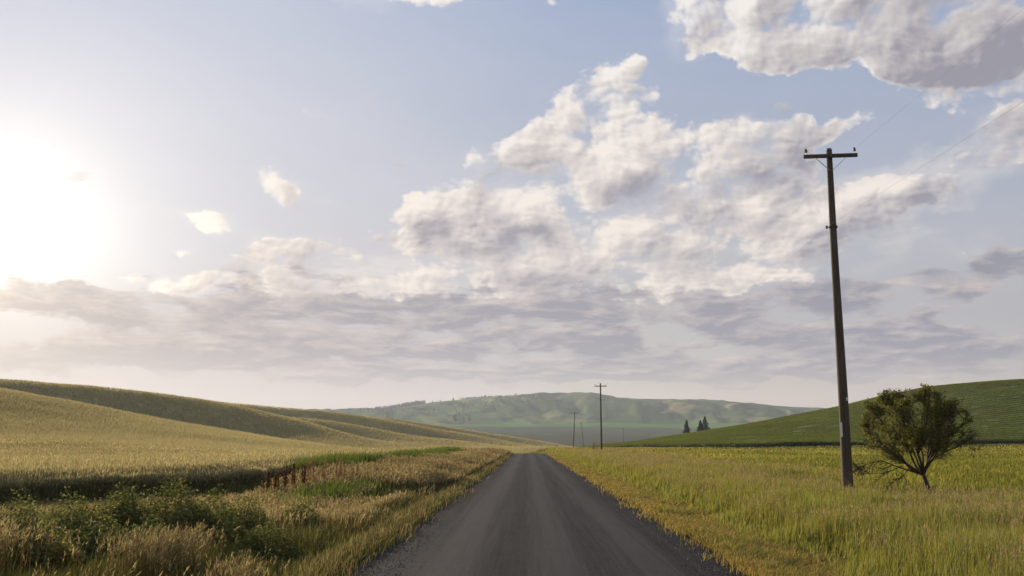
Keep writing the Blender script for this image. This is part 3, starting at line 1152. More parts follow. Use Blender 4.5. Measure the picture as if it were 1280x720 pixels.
    c = np.where((rng.random(n) < 0.30 + 0.35 * (pt < -0.1))[:, None], pick(gr, n), c)
    c = np.where((rng.random(n) < 0.8 * hedge)[:, None], pick([(0.085, 0.095, 0.028), (0.13, 0.115, 0.04)], n), c)
    blades(T, r, h, pixw(r, 0.010, 0.95), np.abs(rng.normal(0.28, 0.15, n)), c * 0.85, c * 1.1)
    # down the dip behind the crest
    n = 26000
    y = rng.uniform(158, 340, n)
    x = rng.uniform(0, 1, n) * 46 + np.interp(y, [158, 175, 340], [4, -4, -4])
    r = on_ground(x, y, -0.02)
    c = pick(yel, n) * 0.95
    blades(T, r, rng.uniform(0.3, 0.6, n), pixw(r, 0.05, 1.1), np.abs(rng.normal(0.25, 0.15, n)), c * 0.9, c)
    ob = T.build('meadow_grass', SWARD); ob['kind'] = 'stuff'


def build_gravel():
    T = Tris()
    n = 15000
    y = ys_pow(n, 9, 60, 1.6)
    sgn = rng.choice([-1, 1], n, p=[0.4, 0.6])
    u = np.where(sgn == 0, rng.uniform(-2.4, 2.4, n), sgn * (2.62 + rng.normal(0, 0.32, n)))
    x = 0.27 + u
    z = base_z(x * 0 + 0.27, y) + 0.05 - 0.055 * (np.abs(u) / 2.6) ** 2 - 0.10 * sm(2.7, 3.2, np.abs(u))
    r = np.stack([x, y, z + 0.002], -1)
    s = rng.uniform(0.004, 0.016, (n, 1))
    base = np.array([[1, 0, 0], [-0.5, 0.87, 0], [-0.5, -0.87, 0], [0.25, 0.1, 0.8], [-0.2, -0.15, 0.7]])
    a = rng.uniform(0, 2 * np.pi, n)
    ca, sa = np.cos(a)[:, None], np.sin(a)[:, None]
    b = base[None] * rng.uniform(0.6, 1.3, (n, 5, 3))
    v = np.stack([b[..., 0] * ca - b[..., 1] * sa, b[..., 0] * sa + b[..., 1] * ca, b[..., 2]], -1) * s[:, None] + r[:, None]
    c = pick([(0.034, 0.032, 0.031), (0.022, 0.021, 0.021), (0.070, 0.065, 0.060), (0.014, 0.0135, 0.0135)], n)
    T.add(v, [(0, 1, 3), (1, 4, 3), (1, 2, 4), (2, 0, 3), (2, 3, 4)], c[:, None, :])
    m = new_mat('stone_chips')
    surface(principled(attr(), 0.75, None, 0.3))
    ob = T.build('gravel', m); ob['kind'] = 'stuff'


def build_hill_crop():
    T = Tris()
    n = 420000
    x = 8 + rng.random(n) ** 0.8 * 330
    rows = 44
    ri = rng.integers(0, rows, n)
    tram = (ri % 5 == 2)
    t = (ri + rng.normal(0, 0.10, n)) / rows
    t = np.clip(t, 0, 1.02)
    yf = hill_front(x)
    y = yf + t * (430 - yf) + 1.5 * fbm(x / 40, t * 6, 2)
    gap = fbm(x / 11, t * 40, 3)
    k = gap > -0.42
    x, y, t, tram = x[k], y[k], t[k], tram[k]; n = len(x)
    r = np.stack([x, y, hill_z(x, y) - 0.03], -1)
    c = pick([(0.150, 0.182, 0.020), (0.175, 0.205, 0.026), (0.128, 0.160, 0.018)], n, var=0.05) * (1 + 0.25 * fbm(x / 30, y / 50, 3)[:, None])
    c = c * (1 - 0.42 * tram[:, None])
    slivers(T, r, rng.uniform(0.28, 0.5, n) * (1 - 0.45 * tram), pixw(r, 0.06, 0.65), np.abs(rng.normal(0.25, 0.15, n)), c * 0.8, c * 1.05)
    # rank outer edge of the crop, its shaded face painted in as darker green
    m = 16000
    x = 16 + rng.random(m) * 280
    y = hill_front(x) - 0.05 + rng.normal(0, 0.25, m)
    r = np.stack([x, y, base_z(x, y) - 0.05], -1)
    c = pick([(0.030, 0.040, 0.012), (0.042, 0.050, 0.014)], m)
    blades(T, r, rng.uniform(0.7, 1.5, m) * sm(16, 40, x), pixw(r, 0.1, 1.0), np.abs(rng.normal(0.15, 0.1, m)), c, c)
    ob = T.build('hill_crop', MASS); ob['kind'] = 'stuff'


build_wheat()
build_hill_crop()
build_left_verge()
build_right_side()
build_gravel()
# ---------------------------------------------------------------- helpers for things


def tag(o, label=None, cat=None, group=None):
    if label: o['label'] = label
    if cat: o['category'] = cat
    if group: o['group'] = group
    return o


def empty(name, loc, rz=0.0):
    o = bpy.data.objects.new(name, None)
    COL.objects.link(o)
    o.location = loc
    o.rotation_euler = (0, 0, rz)
    o.empty_display_size = 0.3
    return o


def copy_tree(o, parent=None):
    c = o.copy(); COL.objects.link(c); c.parent = parent
    for ch in list(o.children):
        copy_tree(ch, c)
    return c


class MB:
    """collects simple solids into one mesh"""

    def __init__(self):
        self.v, self.f = [], []

    def tube(self, pts, radii, sides=8, cap=True, twist=0.0):
        pts = [Vector(p) for p in pts]
        b0 = len(self.v)
        n = len(pts)
        ref = Vector((0.31, 0.94, 0.12))
        for i, p in enumerate(pts):
            t = (pts[min(i + 1, n - 1)] - pts[max(i - 1, 0)]).normalized()
            a = t.cross(ref)
            if a.length < 0.05:
                a = t.cross(Vector((1, 0, 0)))
            a.normalize(); b = t.cross(a)
            for k in range(sides):
                th = 2 * math.pi * k / sides + twist * i
                self.v.append(p + (a * math.cos(th) + b * math.sin(th)) * radii[i])
        for i in range(n - 1):
            for k in range(sides):
                k2 = (k + 1) % sides
                self.f.append((b0 + i * sides + k, b0 + i * sides + k2, b0 + (i + 1) * sides + k2, b0 + (i + 1) * sides + k))
        if cap:
            self.f.append(tuple(b0 + k for k in reversed(range(sides))))
            self.f.append(tuple(b0 + (n - 1) * sides + k for k in range(sides)))

    def box(self, c, size, rot=None, bevel=0.0):
        bm = bmesh.new()
        bmesh.ops.create_cube(bm, size=1.0)
        for v in bm.verts:
            v.co = Vector((v.co.x * size[0], v.co.y * size[1], v.co.z * size[2]))
        if bevel:
            bmesh.ops.bevel(bm, geom=bm.edges[:], offset=bevel, segments=1, affect='EDGES')
        M = Matrix.Translation(Vector(c)) @ (rot.to_4x4() if rot is not None else Matrix.Identity(4))
        b0 = len(self.v)
        bm.verts.index_update()
        for v in bm.verts:
            self.v.append(M @ v.co)
        for f in bm.faces:
            self.f.append(tuple(b0 + v.index for v in f.verts))
        bm.free()

    def lathe(self, prof, center, sides=10, axis=None):
        """prof: list of (radius, height)"""
        b0 = len(self.v)
        c = Vector(center)
        for r, z in prof:
            for k in range(sides):
                th = 2 * math.pi * k / sides
                self.v.append(c + Vector((r * math.cos(th), r * math.sin(th), z)))
        for i in range(len(prof) - 1):
            for k in range(sides):
                k2 = (k + 1) % sides
                self.f.append((b0 + i * sides + k, b0 + i * sides + k2, b0 + (i + 1) * sides + k2, b0 + (i + 1) * sides + k))
        self.f.append(tuple(b0 + k for k in reversed(range(sides))))
        self.f.append(tuple(b0 + (len(prof) - 1) * sides + k for k in range(sides)))

    def build(self, name, mat, parent=None, smooth=False):
        me = bpy.data.meshes.new(name)
        me.from_pydata([tuple(v) for v in self.v], [], self.f)
        if smooth:
            me.polygons.foreach_set('use_smooth', np.ones(len(me.polygons), bool))
        me.materials.append(mat)
        o = bpy.data.objects.new(name, me)
        COL.objects.link(o)
        if parent is not None:
            o.parent = parent
        return o


def mat_pole_wood():
    m = new_mat('weathered_pole_wood')
    tc = X(node('ShaderNodeTexCoord').outputs['Object'])
    x, y, z = xyz(tc)
    gr = noise(vec(x * 14.0, y * 14.0, z * 0.7), 1.0, 5, 0.65)
    fine = noise(vec(x * 60.0, y * 60.0, z * 1.6), 1.0, 3, 0.6)
    st = noise(vec(x * 2.0, y * 2.0, z * 0.5), 1.0, 3, 0.5)
    c = mix(gr, (0.042, 0.031, 0.021), (0.112, 0.085, 0.057))
    c = mix(sstep(0.52, 0.68, fine) * 0.6, c, (0.028, 0.021, 0.015))
    c = mix(sstep(0.45, 0.7, st) * 0.4, c, (0.135, 0.115, 0.09))
    foot = sstep(1.4, 0.2, z + (st - 0.5) * 1.2)
    c = mix(foot * 0.35, c, (0.15, 0.125, 0.10))
    surface(principled(c, 0.85, bump(gr + fine * 0.6, 0.8, 0.02), 0.2))
    return m


def mat_simple(name, col, rough=0.6, var=0.3, scale=8.0, metallic=0.0):
    m = new_mat(name)
    tc = X(node('ShaderNodeTexCoord').outputs['Object'])
    n = noise(tc, scale, 4, 0.6)
    c = mix(n, tuple(k * (1 - var) for k in col), tuple(min(k * (1 + var), 0.95) for k in col))
    surface(principled(c, rough, bump(n, 0.3, 0.01), 0.3, metallic))
    return m


WOOD = mat_pole_wood()
STEEL = mat_simple('galvanised_steel', (0.22, 0.22, 0.23), 0.5, 0.3, 20, 0.7)
GLASSY = mat_simple('porcelain_insulator', (0.13, 0.10, 0.10), 0.25, 0.2, 10)
TIN = mat_simple('pale_marker_plate', (0.70, 0.68, 0.64), 0.45, 0.15, 15)
RUST = mat_simple('rusty_iron', (0.055, 0.040, 0.032), 0.8, 0.4, 30)
WIREM = mat_simple('dull_wire', (0.20, 0.195, 0.19), 0.8, 0.1, 10, 0.0)


# ---------------------------------------------------------------- utility poles
def pole_at(base, top_h, r0, r1, lean=(0, 0), arm=2.0, arm_drop=0.28, arm_tilt=0.0, rz=0.0, detail=2, n_ins=2):
    root = empty('utility_pole', base, rz)
    lx, ly = lean
    P = lambda t: Vector((lx * t, ly * t, top_h * t))
    m = MB()
    k = 16
    pts, rad = [], []
    for i in range(k + 1):
        t = i / k
        p = P(t) if i else Vector((-lx * 0.04, -ly * 0.04, -0.5))
        wob = 0.012 if detail > 1 else 0
        pts.append(p + Vector((math.sin(t * 7) * wob, math.cos(t * 5.3) * wob, 0)))
        rad.append(r0 + (r1 - r0) * t)
    m.tube(pts, rad, 14 if detail > 1 else 8)
    m.build('shaft', WOOD, root, True)
    if detail > 1:
        c = MB()
        c.tube([P(0.996) + Vector((0, 0, 0.01)), P(1.0) + Vector((0, 0, 0.035))], [r1 * 1.06, r1 * 0.92], 14)
        c.build('pole_cap', STEEL, root, True)
    if arm:
        ta = 1 - arm_drop / top_h
        c0 = P(ta) + Vector((0, -r1 - 0.05, 0))
        rot = Matrix.Rotation(arm_tilt, 3, 'Y')
        a = MB(); a.box(c0, (arm, 0.095, 0.14), rot, 0.008 if detail > 1 else 0)
        cross = a.build('crossarm', WOOD, root)
        if detail > 1:
            b = MB()
            b.tube([c0 + Vector((0, -0.06, 0)), c0 + Vector((0, 0.35, 0))], [0.014, 0.014], 6)
            b.build('through_bolt', STEEL, cross)
        for s in (-1, 1):
            if detail > 0:
                br = MB()
                e1 = c0 + rot @ Vector((s * arm * 0.29, -0.055, -0.075)); e2 = P(ta - 0.58 / top_h) + Vector((s * 0.03, -r1 - 0.012, 0))
                d = (e2 - e1)
                br.box((e1 + e2) / 2, (0.035, 0.010, d.length), d.to_track_quat('Z', 'Y').to_matrix())
                br.build('brace', STEEL, root)
        xs = [-arm / 2 + 0.10, arm / 2 - 0.10] if n_ins == 2 else []
        for x_ in xs:
            if detail > 0:
                q = c0 + rot @ Vector((x_, 0, 0.07))
                g = MB()
                g.lathe([(0.026, 0.09), (0.060, 0.095), (0.064, 0.12), (0.036, 0.135), (0.036, 0.15), (0.058, 0.155), (0.050, 0.185), (0.03, 0.20), (0.034, 0.225), (0.02, 0.24)], q, 10)
                ins = g.build('insulator', GLASSY, root, True)
                pn = MB(); pn.tube([q + Vector((0, 0, -0.02)), q + Vector((0, 0, 0.10))], [0.012, 0.012], 6)
                pn.build('pin', STEEL, ins)
    return root, P


BASE1 = at(1060, 612, 33.5)
g1 = float(ground_z(BASE1.x, BASE1.y))
TOP1 = at(1036, 187, 33.5)
H1 = TOP1.z - g1
pole1, P1 = pole_at((BASE1.x, BASE1.y, g1), H1, 0.195, 0.105, lean=(TOP1.x - BASE1.x, 0.0), arm=2.02, arm_drop=0.30, arm_tilt=R(-1.0), rz=R(-2), detail=2)
tag(pole1, 'large weathered wooden utility pole with crossarm and two insulators, beside the small tree', 'utility pole', 'utility poles along the road')
# spool bracket with the lower conductor, and the marker plates
hb = at(1036, 284, 33.5).z - g1
tb = hb / H1
b = MB()
pb = P1(tb)
b.tube([pb + Vector((-0.27, -0.02, -0.01)), pb + Vector((-0.10, -0.02, 0.0))], [0.018, 0.018], 8)
b.build('spool_bracket', RUST, pole1)
spool_arm = bpy.data.objects['spool_bracket']
b = MB()
b.lathe([(0.02, -0.06), (0.045, -0.05), (0.045, -0.02), (0.025, 0.0), (0.045, 0.02), (0.045, 0.05), (0.02, 0.06)], pb + Vector((-0.25, -0.02, -0.005)), 10)
b.build('spool', GLASSY, spool_arm)
b = MB()
b.tube([P1(tb - 0.003), P1(tb + 0.003)], [0.158, 0.158], 16)
b.build('metal_band', RUST, pole1)
for (py0, py1, w) in ((528, 546, 0.085), (497, 501, 0.07)):
    zc = (at(1050, (py0 + py1) / 2, 33.5).z - g1); t = zc / H1
    hh = at(1050, py0, 33.5).z - at(1050, py1, 33.5).z
    p = P1(t)
    r_ = 0.195 + (0.105 - 0.195) * t
    b = MB()
    side = Vector((-0.80, -0.60, 0)) if w > 0.08 else Vector((0.55, -0.83, 0))
    b.box(p + side * (r_ + 0.006), (w, 0.006, hh), side.to_track_quat('-Y', 'Z').to_matrix())
    b.build('marker_plate', TIN, pole1)

SMALL = [
    # foot px, top px, depth, arm, tilt, detail, label
    ((752, 571), (750.5, 479), 155, 2.05, 0, 1, 'second wooden utility pole down the road, thin and dark, where the meadow ends'),
    ((716.5, 563.5), (718.5, 514.5), 296, 2.9, R(1.5), 1, 'distant grey utility pole with wide crossarm close to the road end'),
    ((730, 558), (726.5, 527.5), 470, 2.4, R(-8), 1, 'small far utility pole leaning to the left just right of the wide armed pole'),
    ((779.3, 554), (779, 535), 640, 0.9, 0, 0, 'tiny far utility pole with short crossarm standing behind the green hill edge'),
    ((811, 549.5), (811, 541), 900, 3.6, 0, 0, 'faintest utility pole out on the purple valley field left of the conifers'),
]
poles = [(pole1, P1, H1, BASE1)]
for (fx, fy), (tx, ty), Y, arm, tilt, det, lab in SMALL:
    f = at(fx, fy, Y); t = at(tx, ty, Y)
    gz = float(ground_z(f.x, f.y))
    if f.x > 20:
        gz = min(gz, f.z) if Y > 600 else gz
    gz = min(gz, f.z + 0.4)
    h = t.z - gz
    p, PP = pole_at((f.x, f.y, gz - 0.1), h + 0.1, 0.17, 0.11, lean=(t.x - f.x, 0), arm=arm, arm_drop=0.5 if det else 0.25, arm_tilt=tilt, detail=det)
    tag(p, lab, 'utility pole', 'utility poles along the road')
    poles.append((p, PP, h, f))

# short fence post by the second pole
f = at(742.3, 565, 190); gz = float(ground_z(f.x, f.y))
t = at(742.3, 553, 190)
post = empty('fence_post', (f.x, f.y, gz))
m = MB(); m.tube([(0, 0, -0.3), (0.02, 0, (t.z - gz) * 0.55), (0.03, 0, t.z - gz)], [0.13, 0.125, 0.115], 8)
m.build('post', WOOD, post, True)
m = MB(); m.lathe([(0.02, 0.0), (0.035, 0.01), (0.035, 0.05), (0.02, 0.06)], (0.16, -0.02, (t.z - gz) * 0.86), 8)
m.build('fence_insulator', TIN, post)
tag(post, 'short dark fence post in the meadow between the two thin utility poles', 'fence post')

# conductors: from a pole behind the viewer through the near pole to the next one
def wire(name_label, A, B, C, sag1, sag2, r=0.0025):
    m = MB()
    for P, Q, s in ((A, B, sag1), (B, C, sag2)):
        pts = []
        for i in range(25):
            t = i / 24
            p = P.lerp(Q, t); p.z -= s * 4 * t * (1 - t)
            pts.append(p)
        m.tube(pts, [r] * 25, 5)
    o = m.build('overhead_wire', WIREM)
    tag(o, name_label, 'wire', 'overhead wires')


L2 = poles[1]
S1 = Vector((BASE1.x, BASE1.y, g1)); S2 = Vector((L2[3].x, L2[3].y, 0.0))
armz = H1 - 0.30 + 0.27
for s, lab in ((1, 'thin overhead wire tied to the right insulator on the big pole crossarm'),):
    A = Vector((BASE1.x + 1.6, -80, armz + 1.2))
    B = S1 + P1(1.0) + Vector((s * 0.9, -0.15, -0.03))
    C = Vector((L2[3].x + s * 0.9, L2[3].y, 10.2))
    wire(lab, A, B, C, 1.0, 0.7)
A = Vector((BASE1.x + 1.0, -80, hb + 0.9)); B = S1 + P1(tb) + Vector((-0.25, -0.06, 0.0)); C = Vector((L2[3].x - 0.2, L2[3].y, 8.3))
wire('lower thin overhead wire passing the spool bracket halfway down the big pole', A, B, C, 0.9, 0.7)


# ---------------------------------------------------------------- small tree in the meadow
BARK = mat_simple('tree_bark', (0.060, 0.045, 0.032), 0.9, 0.5, 14)
TREELEAF = mat_leaf('tree_leaf', 0.55, 0.01)


def rnd_dir(d, spread):
    v = Vector((random.gauss(0, 1), random.gauss(0, 1), random.gauss(0, 1))).normalized()
    return (d.normalized() + v * spread).normalized()


def build_tree():
    B = at(1166, 622, 29.5)
    gz = float(ground_z(B.x, B.y))
    root = empty('tree', (B.x, B.y, gz))
    K = 0.00725
    def c(px, py, dy=0.0): return Vector(((px - 600) * K * 0.92, dy, (660 - py) * K + (gz * -0.0)))
    wood = MB()
    limbs = []
    trunk = [c(601, 700), c(598, 662), c(590, 630), c(577, 592), c(567, 560), c(560, 546)]
    wood.tube(trunk, [0.092, 0.085, 0.072, 0.066, 0.064, 0.058], 9)
    stub = [c(588, 622), c(600, 606, -0.05), c(602, 590, -0.07)]
    wood.tube(stub, [0.022, 0.014, 0.008], 5)
    limbs += [
        ([c(564, 552), c(580, 525, -.05), c(605, 485, -.1), c(640, 440, -.15), c(690, 390, -.2), c(745, 335, -.25), c(772, 290, -.28)], .046),
        ([c(566, 548), c(590, 505, .1), c(612, 460, .25), c(640, 395, .42), c(665, 320, .55), c(690, 240, .6)], .040),
        ([c(558, 548), c(550, 505, -.05), c(540, 460, -.15), c(548, 395, -.3), c(570, 320, -.42), c(588, 240, -.5), c(590, 195, -.5)], .046),
        ([c(556, 550), c(530, 510, .1), c(520, 455, .2), c(505, 380, .35), c(490, 290, .45), c(465, 225, .5), c(440, 205, .5)], .040),
        ([c(560, 550), c(520, 535), c(485, 505), c(455, 465, -.1), c(425, 410, -.15), c(395, 355, -.2), c(350, 290, -.25), c(300, 250, -.25)], .046),
        ([c(540, 545), c(500, 525, -.15), c(450, 490, -.35), c(395, 460, -.5), c(345, 420, -.6), c(300, 370, -.65)], .034),
        ([c(530, 542), c(490, 530, .12), c(445, 512, .25), c(390, 492, .35), c(340, 500, .4), c(290, 520, .45)], .026),
        ([c(565, 546), c(575, 480, .3), c(560, 400, .7), c(545, 320, 1.0), c(520, 240, 1.15)], .036),
        ([c(560, 546), c(575, 490, -.3), c(600, 420, -.7), c(640, 340, -1.0), c(660, 260, -1.15)], .036),
        ([c(556, 548), c(510, 480, -.4), c(460, 410, -.8), c(430, 330, -1.0), c(420, 260, -1.1)], .034),
        ([c(556, 548), c(500, 490, .45), c(440, 430, .85), c(390, 380, 1.05), c(360, 330, 1.1)], .032),
        ([c(566, 548), c(620, 490, .45), c(680, 430, .8), c(725, 370, .95), c(745, 300, 1.0)], .032),
        ([c(566, 546), c(570, 470, .05), c(556, 380, .1), c(528, 290, .15), c(520, 205, .2)], .034),
        ([c(570, 540), c(598, 460, -.1), c(618, 370, -.2), c(640, 280, -.3), c(650, 205, -.35)], .034),
        ([c(610, 480, -.1), c(650, 455, -.3), c(700, 430, -.45), c(748, 405, -.5)], .022),
        ([c(500, 525), c(470, 545, -.1), c(450, 560, -.2), c(420, 572, -.25), c(385, 590, -.3)], .016),
        ([c(470, 512), c(430, 530, .15), c(390, 545, .2), c(330, 548, .3), c(285, 528, .3)], .016),
    ]
    # (the 'tree' frame has its origin at the ground, c() gives heights above the picture's foot line)
    twigs = []

    def along(pts, t):
        f = t * (len(pts) - 1); i = min(int(f), len(pts) - 2)
        return pts[i].lerp(pts[i + 1], f - i), (pts[i + 1] - pts[i]).normalized()

    center = c(535, 340)

    def inside(q):
        return ((q.x + 0.42) / 1.55) ** 2 + (q.y / 1.75) ** 2 + ((q.z - 2.30) / 1.22) ** 2 < 1.0 + random.gauss(0, .38)

    def grow(p, d, L, r, lvl, droop):
        n = 5
        pts = [p.copy()]
        for i in range(n):
            d = (d + Vector((random.gauss(0, .16), random.gauss(0, .16), random.gauss(0, .14) + droop))).normalized()
            nx = pts[-1] + d * L / n
            if lvl and nx.z > 2.2 and not inside(nx) and i > 0:
                d = (d + (center - nx).normalized() * 0.9).normalized(); nx = pts[-1] + d * L / n * 0.6
            pts.append(nx)
        wood.tube(pts, [max(r * (1 - 0.8 * i / n), 0.0032) for i in range(n + 1)], 5 if lvl < 2 else 4, cap=False)
        if lvl >= 2:
            twigs.append(pts)
        if lvl == 1:
            for k in range(random.randint(6, 9)):
                q, dd = along(pts, random.uniform(0.2, 1.0))
                grow(q, rnd_dir(dd, 0.75), random.uniform(.18, .42), 0.0062, 2, droop * 0.6)
            twigs.append(pts[-3:])

    center = c(535, 340)
    for li, (pts, r) in enumerate(limbs):
        n = len(pts)
        pts = [p + (Vector((random.gauss(0, .015), random.gauss(0, .03), random.gauss(0, .015))) if 0 < i < n - 1 else Vector()) for i, p in enumerate(pts)]
        wood.tube(pts, [max(r * (1 - 0.82 * i / (n - 1)), 0.006) for i in range(n)], 7)
        low = li in (6, 15, 16)
        L = sum((pts[i + 1] - pts[i]).length for i in range(n - 1))
        for k in range(int(L * (12 if not low else 8))):
            t = random.uniform(0.28, 1.0)
            q, dd = along(pts, t)
            outw = (q - center); outw.y *= 1.2; outw.z *= 0.5
            d = rnd_dir(dd * 0.8 + outw.normalized() * 0.35 + Vector((-0.1, 0, 0.22 if not low else -0.1)), 0.55)
            grow(q, d, random.uniform(.30, .72) * (0.7 if low else 1.0), 0.011, 1, 0.02 if not low else -0.03)
        grow(pts[-1], rnd_dir(pts[-1] - pts[-2], 0.2), random.uniform(.2, .45), 0.008, 1, 0.0)
    wood.build('trunk', BARK, root, True)

    # leaves
    LP = []
    for pts in twigs:
        m = sum(pts, Vector()) / len(pts)
        inner = m.z
        dens = 10 if inner > 1.6 else (5 if inner > 1.3 else 0.5)
        if m.x < -1.75: dens *= 0.55
        # clumpy: whole twigs stay bare
        if random.random() < 0.22: dens *= 0.12
        dens *= min(max(0.95 + 1.3 * math.sin(m.x * 5.3 + 1.0) * math.sin(m.z * 5.9 + m.y * 3.0) + 0.5 * math.sin(m.y * 6.1 + m.x * 2.0), 0.10), 1.7)
        for k in range(np.random.RandomState(len(LP)).poisson(dens)):
            q, dd = along(pts, random.uniform(0.15, 1.0))
            LP.append(q + Vector((random.gauss(0, .035), random.gauss(0, .035), random.gauss(0, .035))))
    LP = np.array([tuple(p) for p in LP])
    n = len(LP)
    print('tree leaves', n, 'twigs', len(twigs))
    T = Tris()
    a = rng.normal(0, 1, (n, 3)); a /= np.linalg.norm(a, axis=1, keepdims=True)
    bb = np.cross(a, rng.normal(0, 1, (n, 3))); bb /= np.linalg.norm(bb, axis=1, keepdims=True)
    s = rng.uniform(0.022, 0.040, (n, 1))
    v = np.stack([LP - a * s, LP + bb * s * .55, LP + a * s, LP - bb * s * .55], 1)
    col = pick([(0.135, 0.150, 0.025), (0.105, 0.120, 0.022), (0.185, 0.170, 0.032), (0.165, 0.12, 0.03), (0.23, 0.20, 0.042)], n, [0.32, 0.32, 0.18, 0.10, 0.08])
    T.add(v, [(0, 1, 2), (0, 2, 3)], col[:, None, :])
    T.build('crown', TREELEAF, root)
    tag(root, 'small leaning tree with olive crown and bare lower twigs, right of the big pole', 'tree')


build_tree()


# ---------------------------------------------------------------- conifers on the shoulder of the green hill
CONIFER = mat_leaf('conifer_needles', 0.12, 0.02)


def conifer(base, H, Rb, seed, label, twin=False):
    rs = np.random.RandomState(seed)
    root = empty('conifer', base)
    m = MB()
    m.tube([(0, 0, -0.4), (0, 0, H * .5), (0.02, 0, H * .97)], [0.16, 0.10, 0.02], 7)
    m.build('trunk', BARK, root, True)
    T = Tris()
    N = 2600
    t = rs.rand(N) ** 1.25
    z = H * (0.07 + 0.93 * t)
    lay = 0.62 + 0.38 * np.abs(np.sin(z * 3.9 + rs.rand() * 3))
    az = rs.rand(N) * 2 * np.pi
    prof = 1.22 * Rb * (1 - t) ** 0.85 * lay * (0.82 + 0.3 * np.sin(az * 3 + z * 2.1 + seed)) + 0.08
    rr = prof * np.sqrt(rs.rand(N)) 
    p = np.stack([np.cos(az) * rr, np.sin(az) * rr, z - 0.22 * rr], -1)
    d = np.stack([np.cos(az), np.sin(az), np.full(N, -0.35)], -1); d += rs.normal(0, .25, (N, 3)); d /= np.linalg.norm(d, axis=1, keepdims=True)
    s = np.cross(d, rs.normal(0, 1, (N, 3))); s /= np.linalg.norm(s, axis=1, keepdims=True)
    L = rs.uniform(.22, .5, (N, 1)); w = rs.uniform(.07, .16, (N, 1))
    v = np.stack([p - d * L * .4, p + s * w, p + d * L * .6, p - s * w], 1)
    T.add(v, [(0, 1, 2), (0, 2, 3)], pick([(0.022, 0.032, 0.016), (0.032, 0.040, 0.018), (0.018, 0.026, 0.015)], N)[:, None, :])
    T.build('crown', CONIFER, root)
    return tag(root, label, 'conifer', 'conifers behind the green hill')


for px, ty, by, Y, Rb, seed, lab in (
        (858, 524.5, 541.5, 452, 1.9, 3, 'single dark conifer set apart to the left on the green hill shoulder'),
        (875.5, 525.0, 540, 455, 2.0, 8, 'lower left conifer of the close pair on the green hill shoulder'),
        (881, 520.5, 540, 458, 2.6, 12, 'taller right conifer of the close pair on the green hill shoulder')):
    t = at(px, ty, Y); gz = float(hill_z(np.array([t.x]), np.array([t.y]))[0])
    conifer((t.x, t.y, gz), t.z - gz, Rb, seed, lab)


# ---------------------------------------------------------------- woods and single trees on the far hills
def far_ground(px, r):
    az = math.atan((px - 660) / F)
    z, t, _ = far_z(np.array([az]), np.array([float(r)]))
    return Vector((r * math.sin(az), r * math.cos(az), float(z[0])))


def leafy_blob(T, p, H, W, rs, n=60, col=((0.030, 0.038, 0.020), (0.040, 0.048, 0.022))):
    t = rs.rand(n)
    prof = W * 0.5 * (np.sin(np.pi * np.clip(t * 0.85 + 0.12, 0, 1))) ** 0.6
    az = rs.rand(n) * 2 * np.pi
    rr = prof * np.sqrt(rs.rand(n)) * (0.8 + 0.35 * np.sin(az * 2 + rs.rand() * 6))
    q = np.stack([np.cos(az) * rr, np.sin(az) * rr, H * (0.08 + 0.92 * t)], -1) + np.array(p)
    a = rs.normal(0, 1, (n, 3)); a /= np.linalg.norm(a, axis=1, keepdims=True)
    b = np.cross(a, rs.normal(0, 1, (n, 3))); b /= np.linalg.norm(b, axis=1, keepdims=True)
    s = rs.uniform(.12, .22, (n, 1)) * W * 0.8
    v = np.stack([q - a * s, q + b * s * .8, q + a * s, q - b * s * .8], 1)
    T.add(v, [(0, 1, 2), (0, 2, 3)], pick(col, n)[:, None, :])


rs = np.random.RandomState(5)
T = Tris()
for i in range(420):
    px = rs.uniform(436, 532)
    p = far_ground(px, rs.uniform(3480, 3640))
    leafy_blob(T, p, rs.uniform(8, 17) * (1.0 if px > 470 else 0.8), rs.uniform(6, 12), rs, 40, ((0.018, 0.023, 0.013), (0.025, 0.030, 0.016)))
for (x0, x1, n, r0, r1) in ((590, 634, 60, 3540, 3620), (575, 600, 40, 3520, 3600), (515, 545, 55, 2900, 3150), (566, 590, 60, 2700, 3150), (605, 640, 70, 2850, 3200), (640, 680, 60, 2950, 3300), (455, 500, 70, 2950, 3300)):
    for i in range(n):
        px = rs.normal((x0 + x1) / 2, (x1 - x0) / 3.2)
        p = far_ground(px, rs.uniform(r0, r1))
        leafy_blob(T, p, rs.uniform(4, 9), rs.uniform(6, 11), rs, 18)
w = T.build('far_wood', CONIFER); w['kind'] = 'stuff'
FT = [(541, 3620, 13, 'round lone tree on the far skyline just right of the long wood'), (545.5, 3620, 9, 'smaller lone tree on the far skyline beside the round one'),
      (551, 3620, 12, 'narrow lone tree on the far skyline in the gap between two woods'), (567, 3620, 15, 'tallest lone tree on the bare far skyline below the pale clouds'),
      (607, 3620, 16, 'dark blocky tree on the far skyline left of the row of trees'),
      (570, 2560, 20, 'lone dark tree at the foot of the far hill by the pale valley field'), (580, 2560, 14, 'smaller dark tree at the foot of the far hill, in the middle of three'),
      (587, 2570, 17, 'dark tree at the foot of the far hill, right hand one of three'), (874, 3620, 9, 'tiny dark bush alone on the far ridge above the conifers')]
for px, r, H, lab in FT:
    T = Tris()
    p = far_ground(px, r)
    leafy_blob(T, (0, 0, -0.5), H, H * 0.72, rs, 120)
    o = T.build('distant_tree', CONIFER)
    o.location = p
    tag(o, lab, 'tree', 'single trees on the far hills')
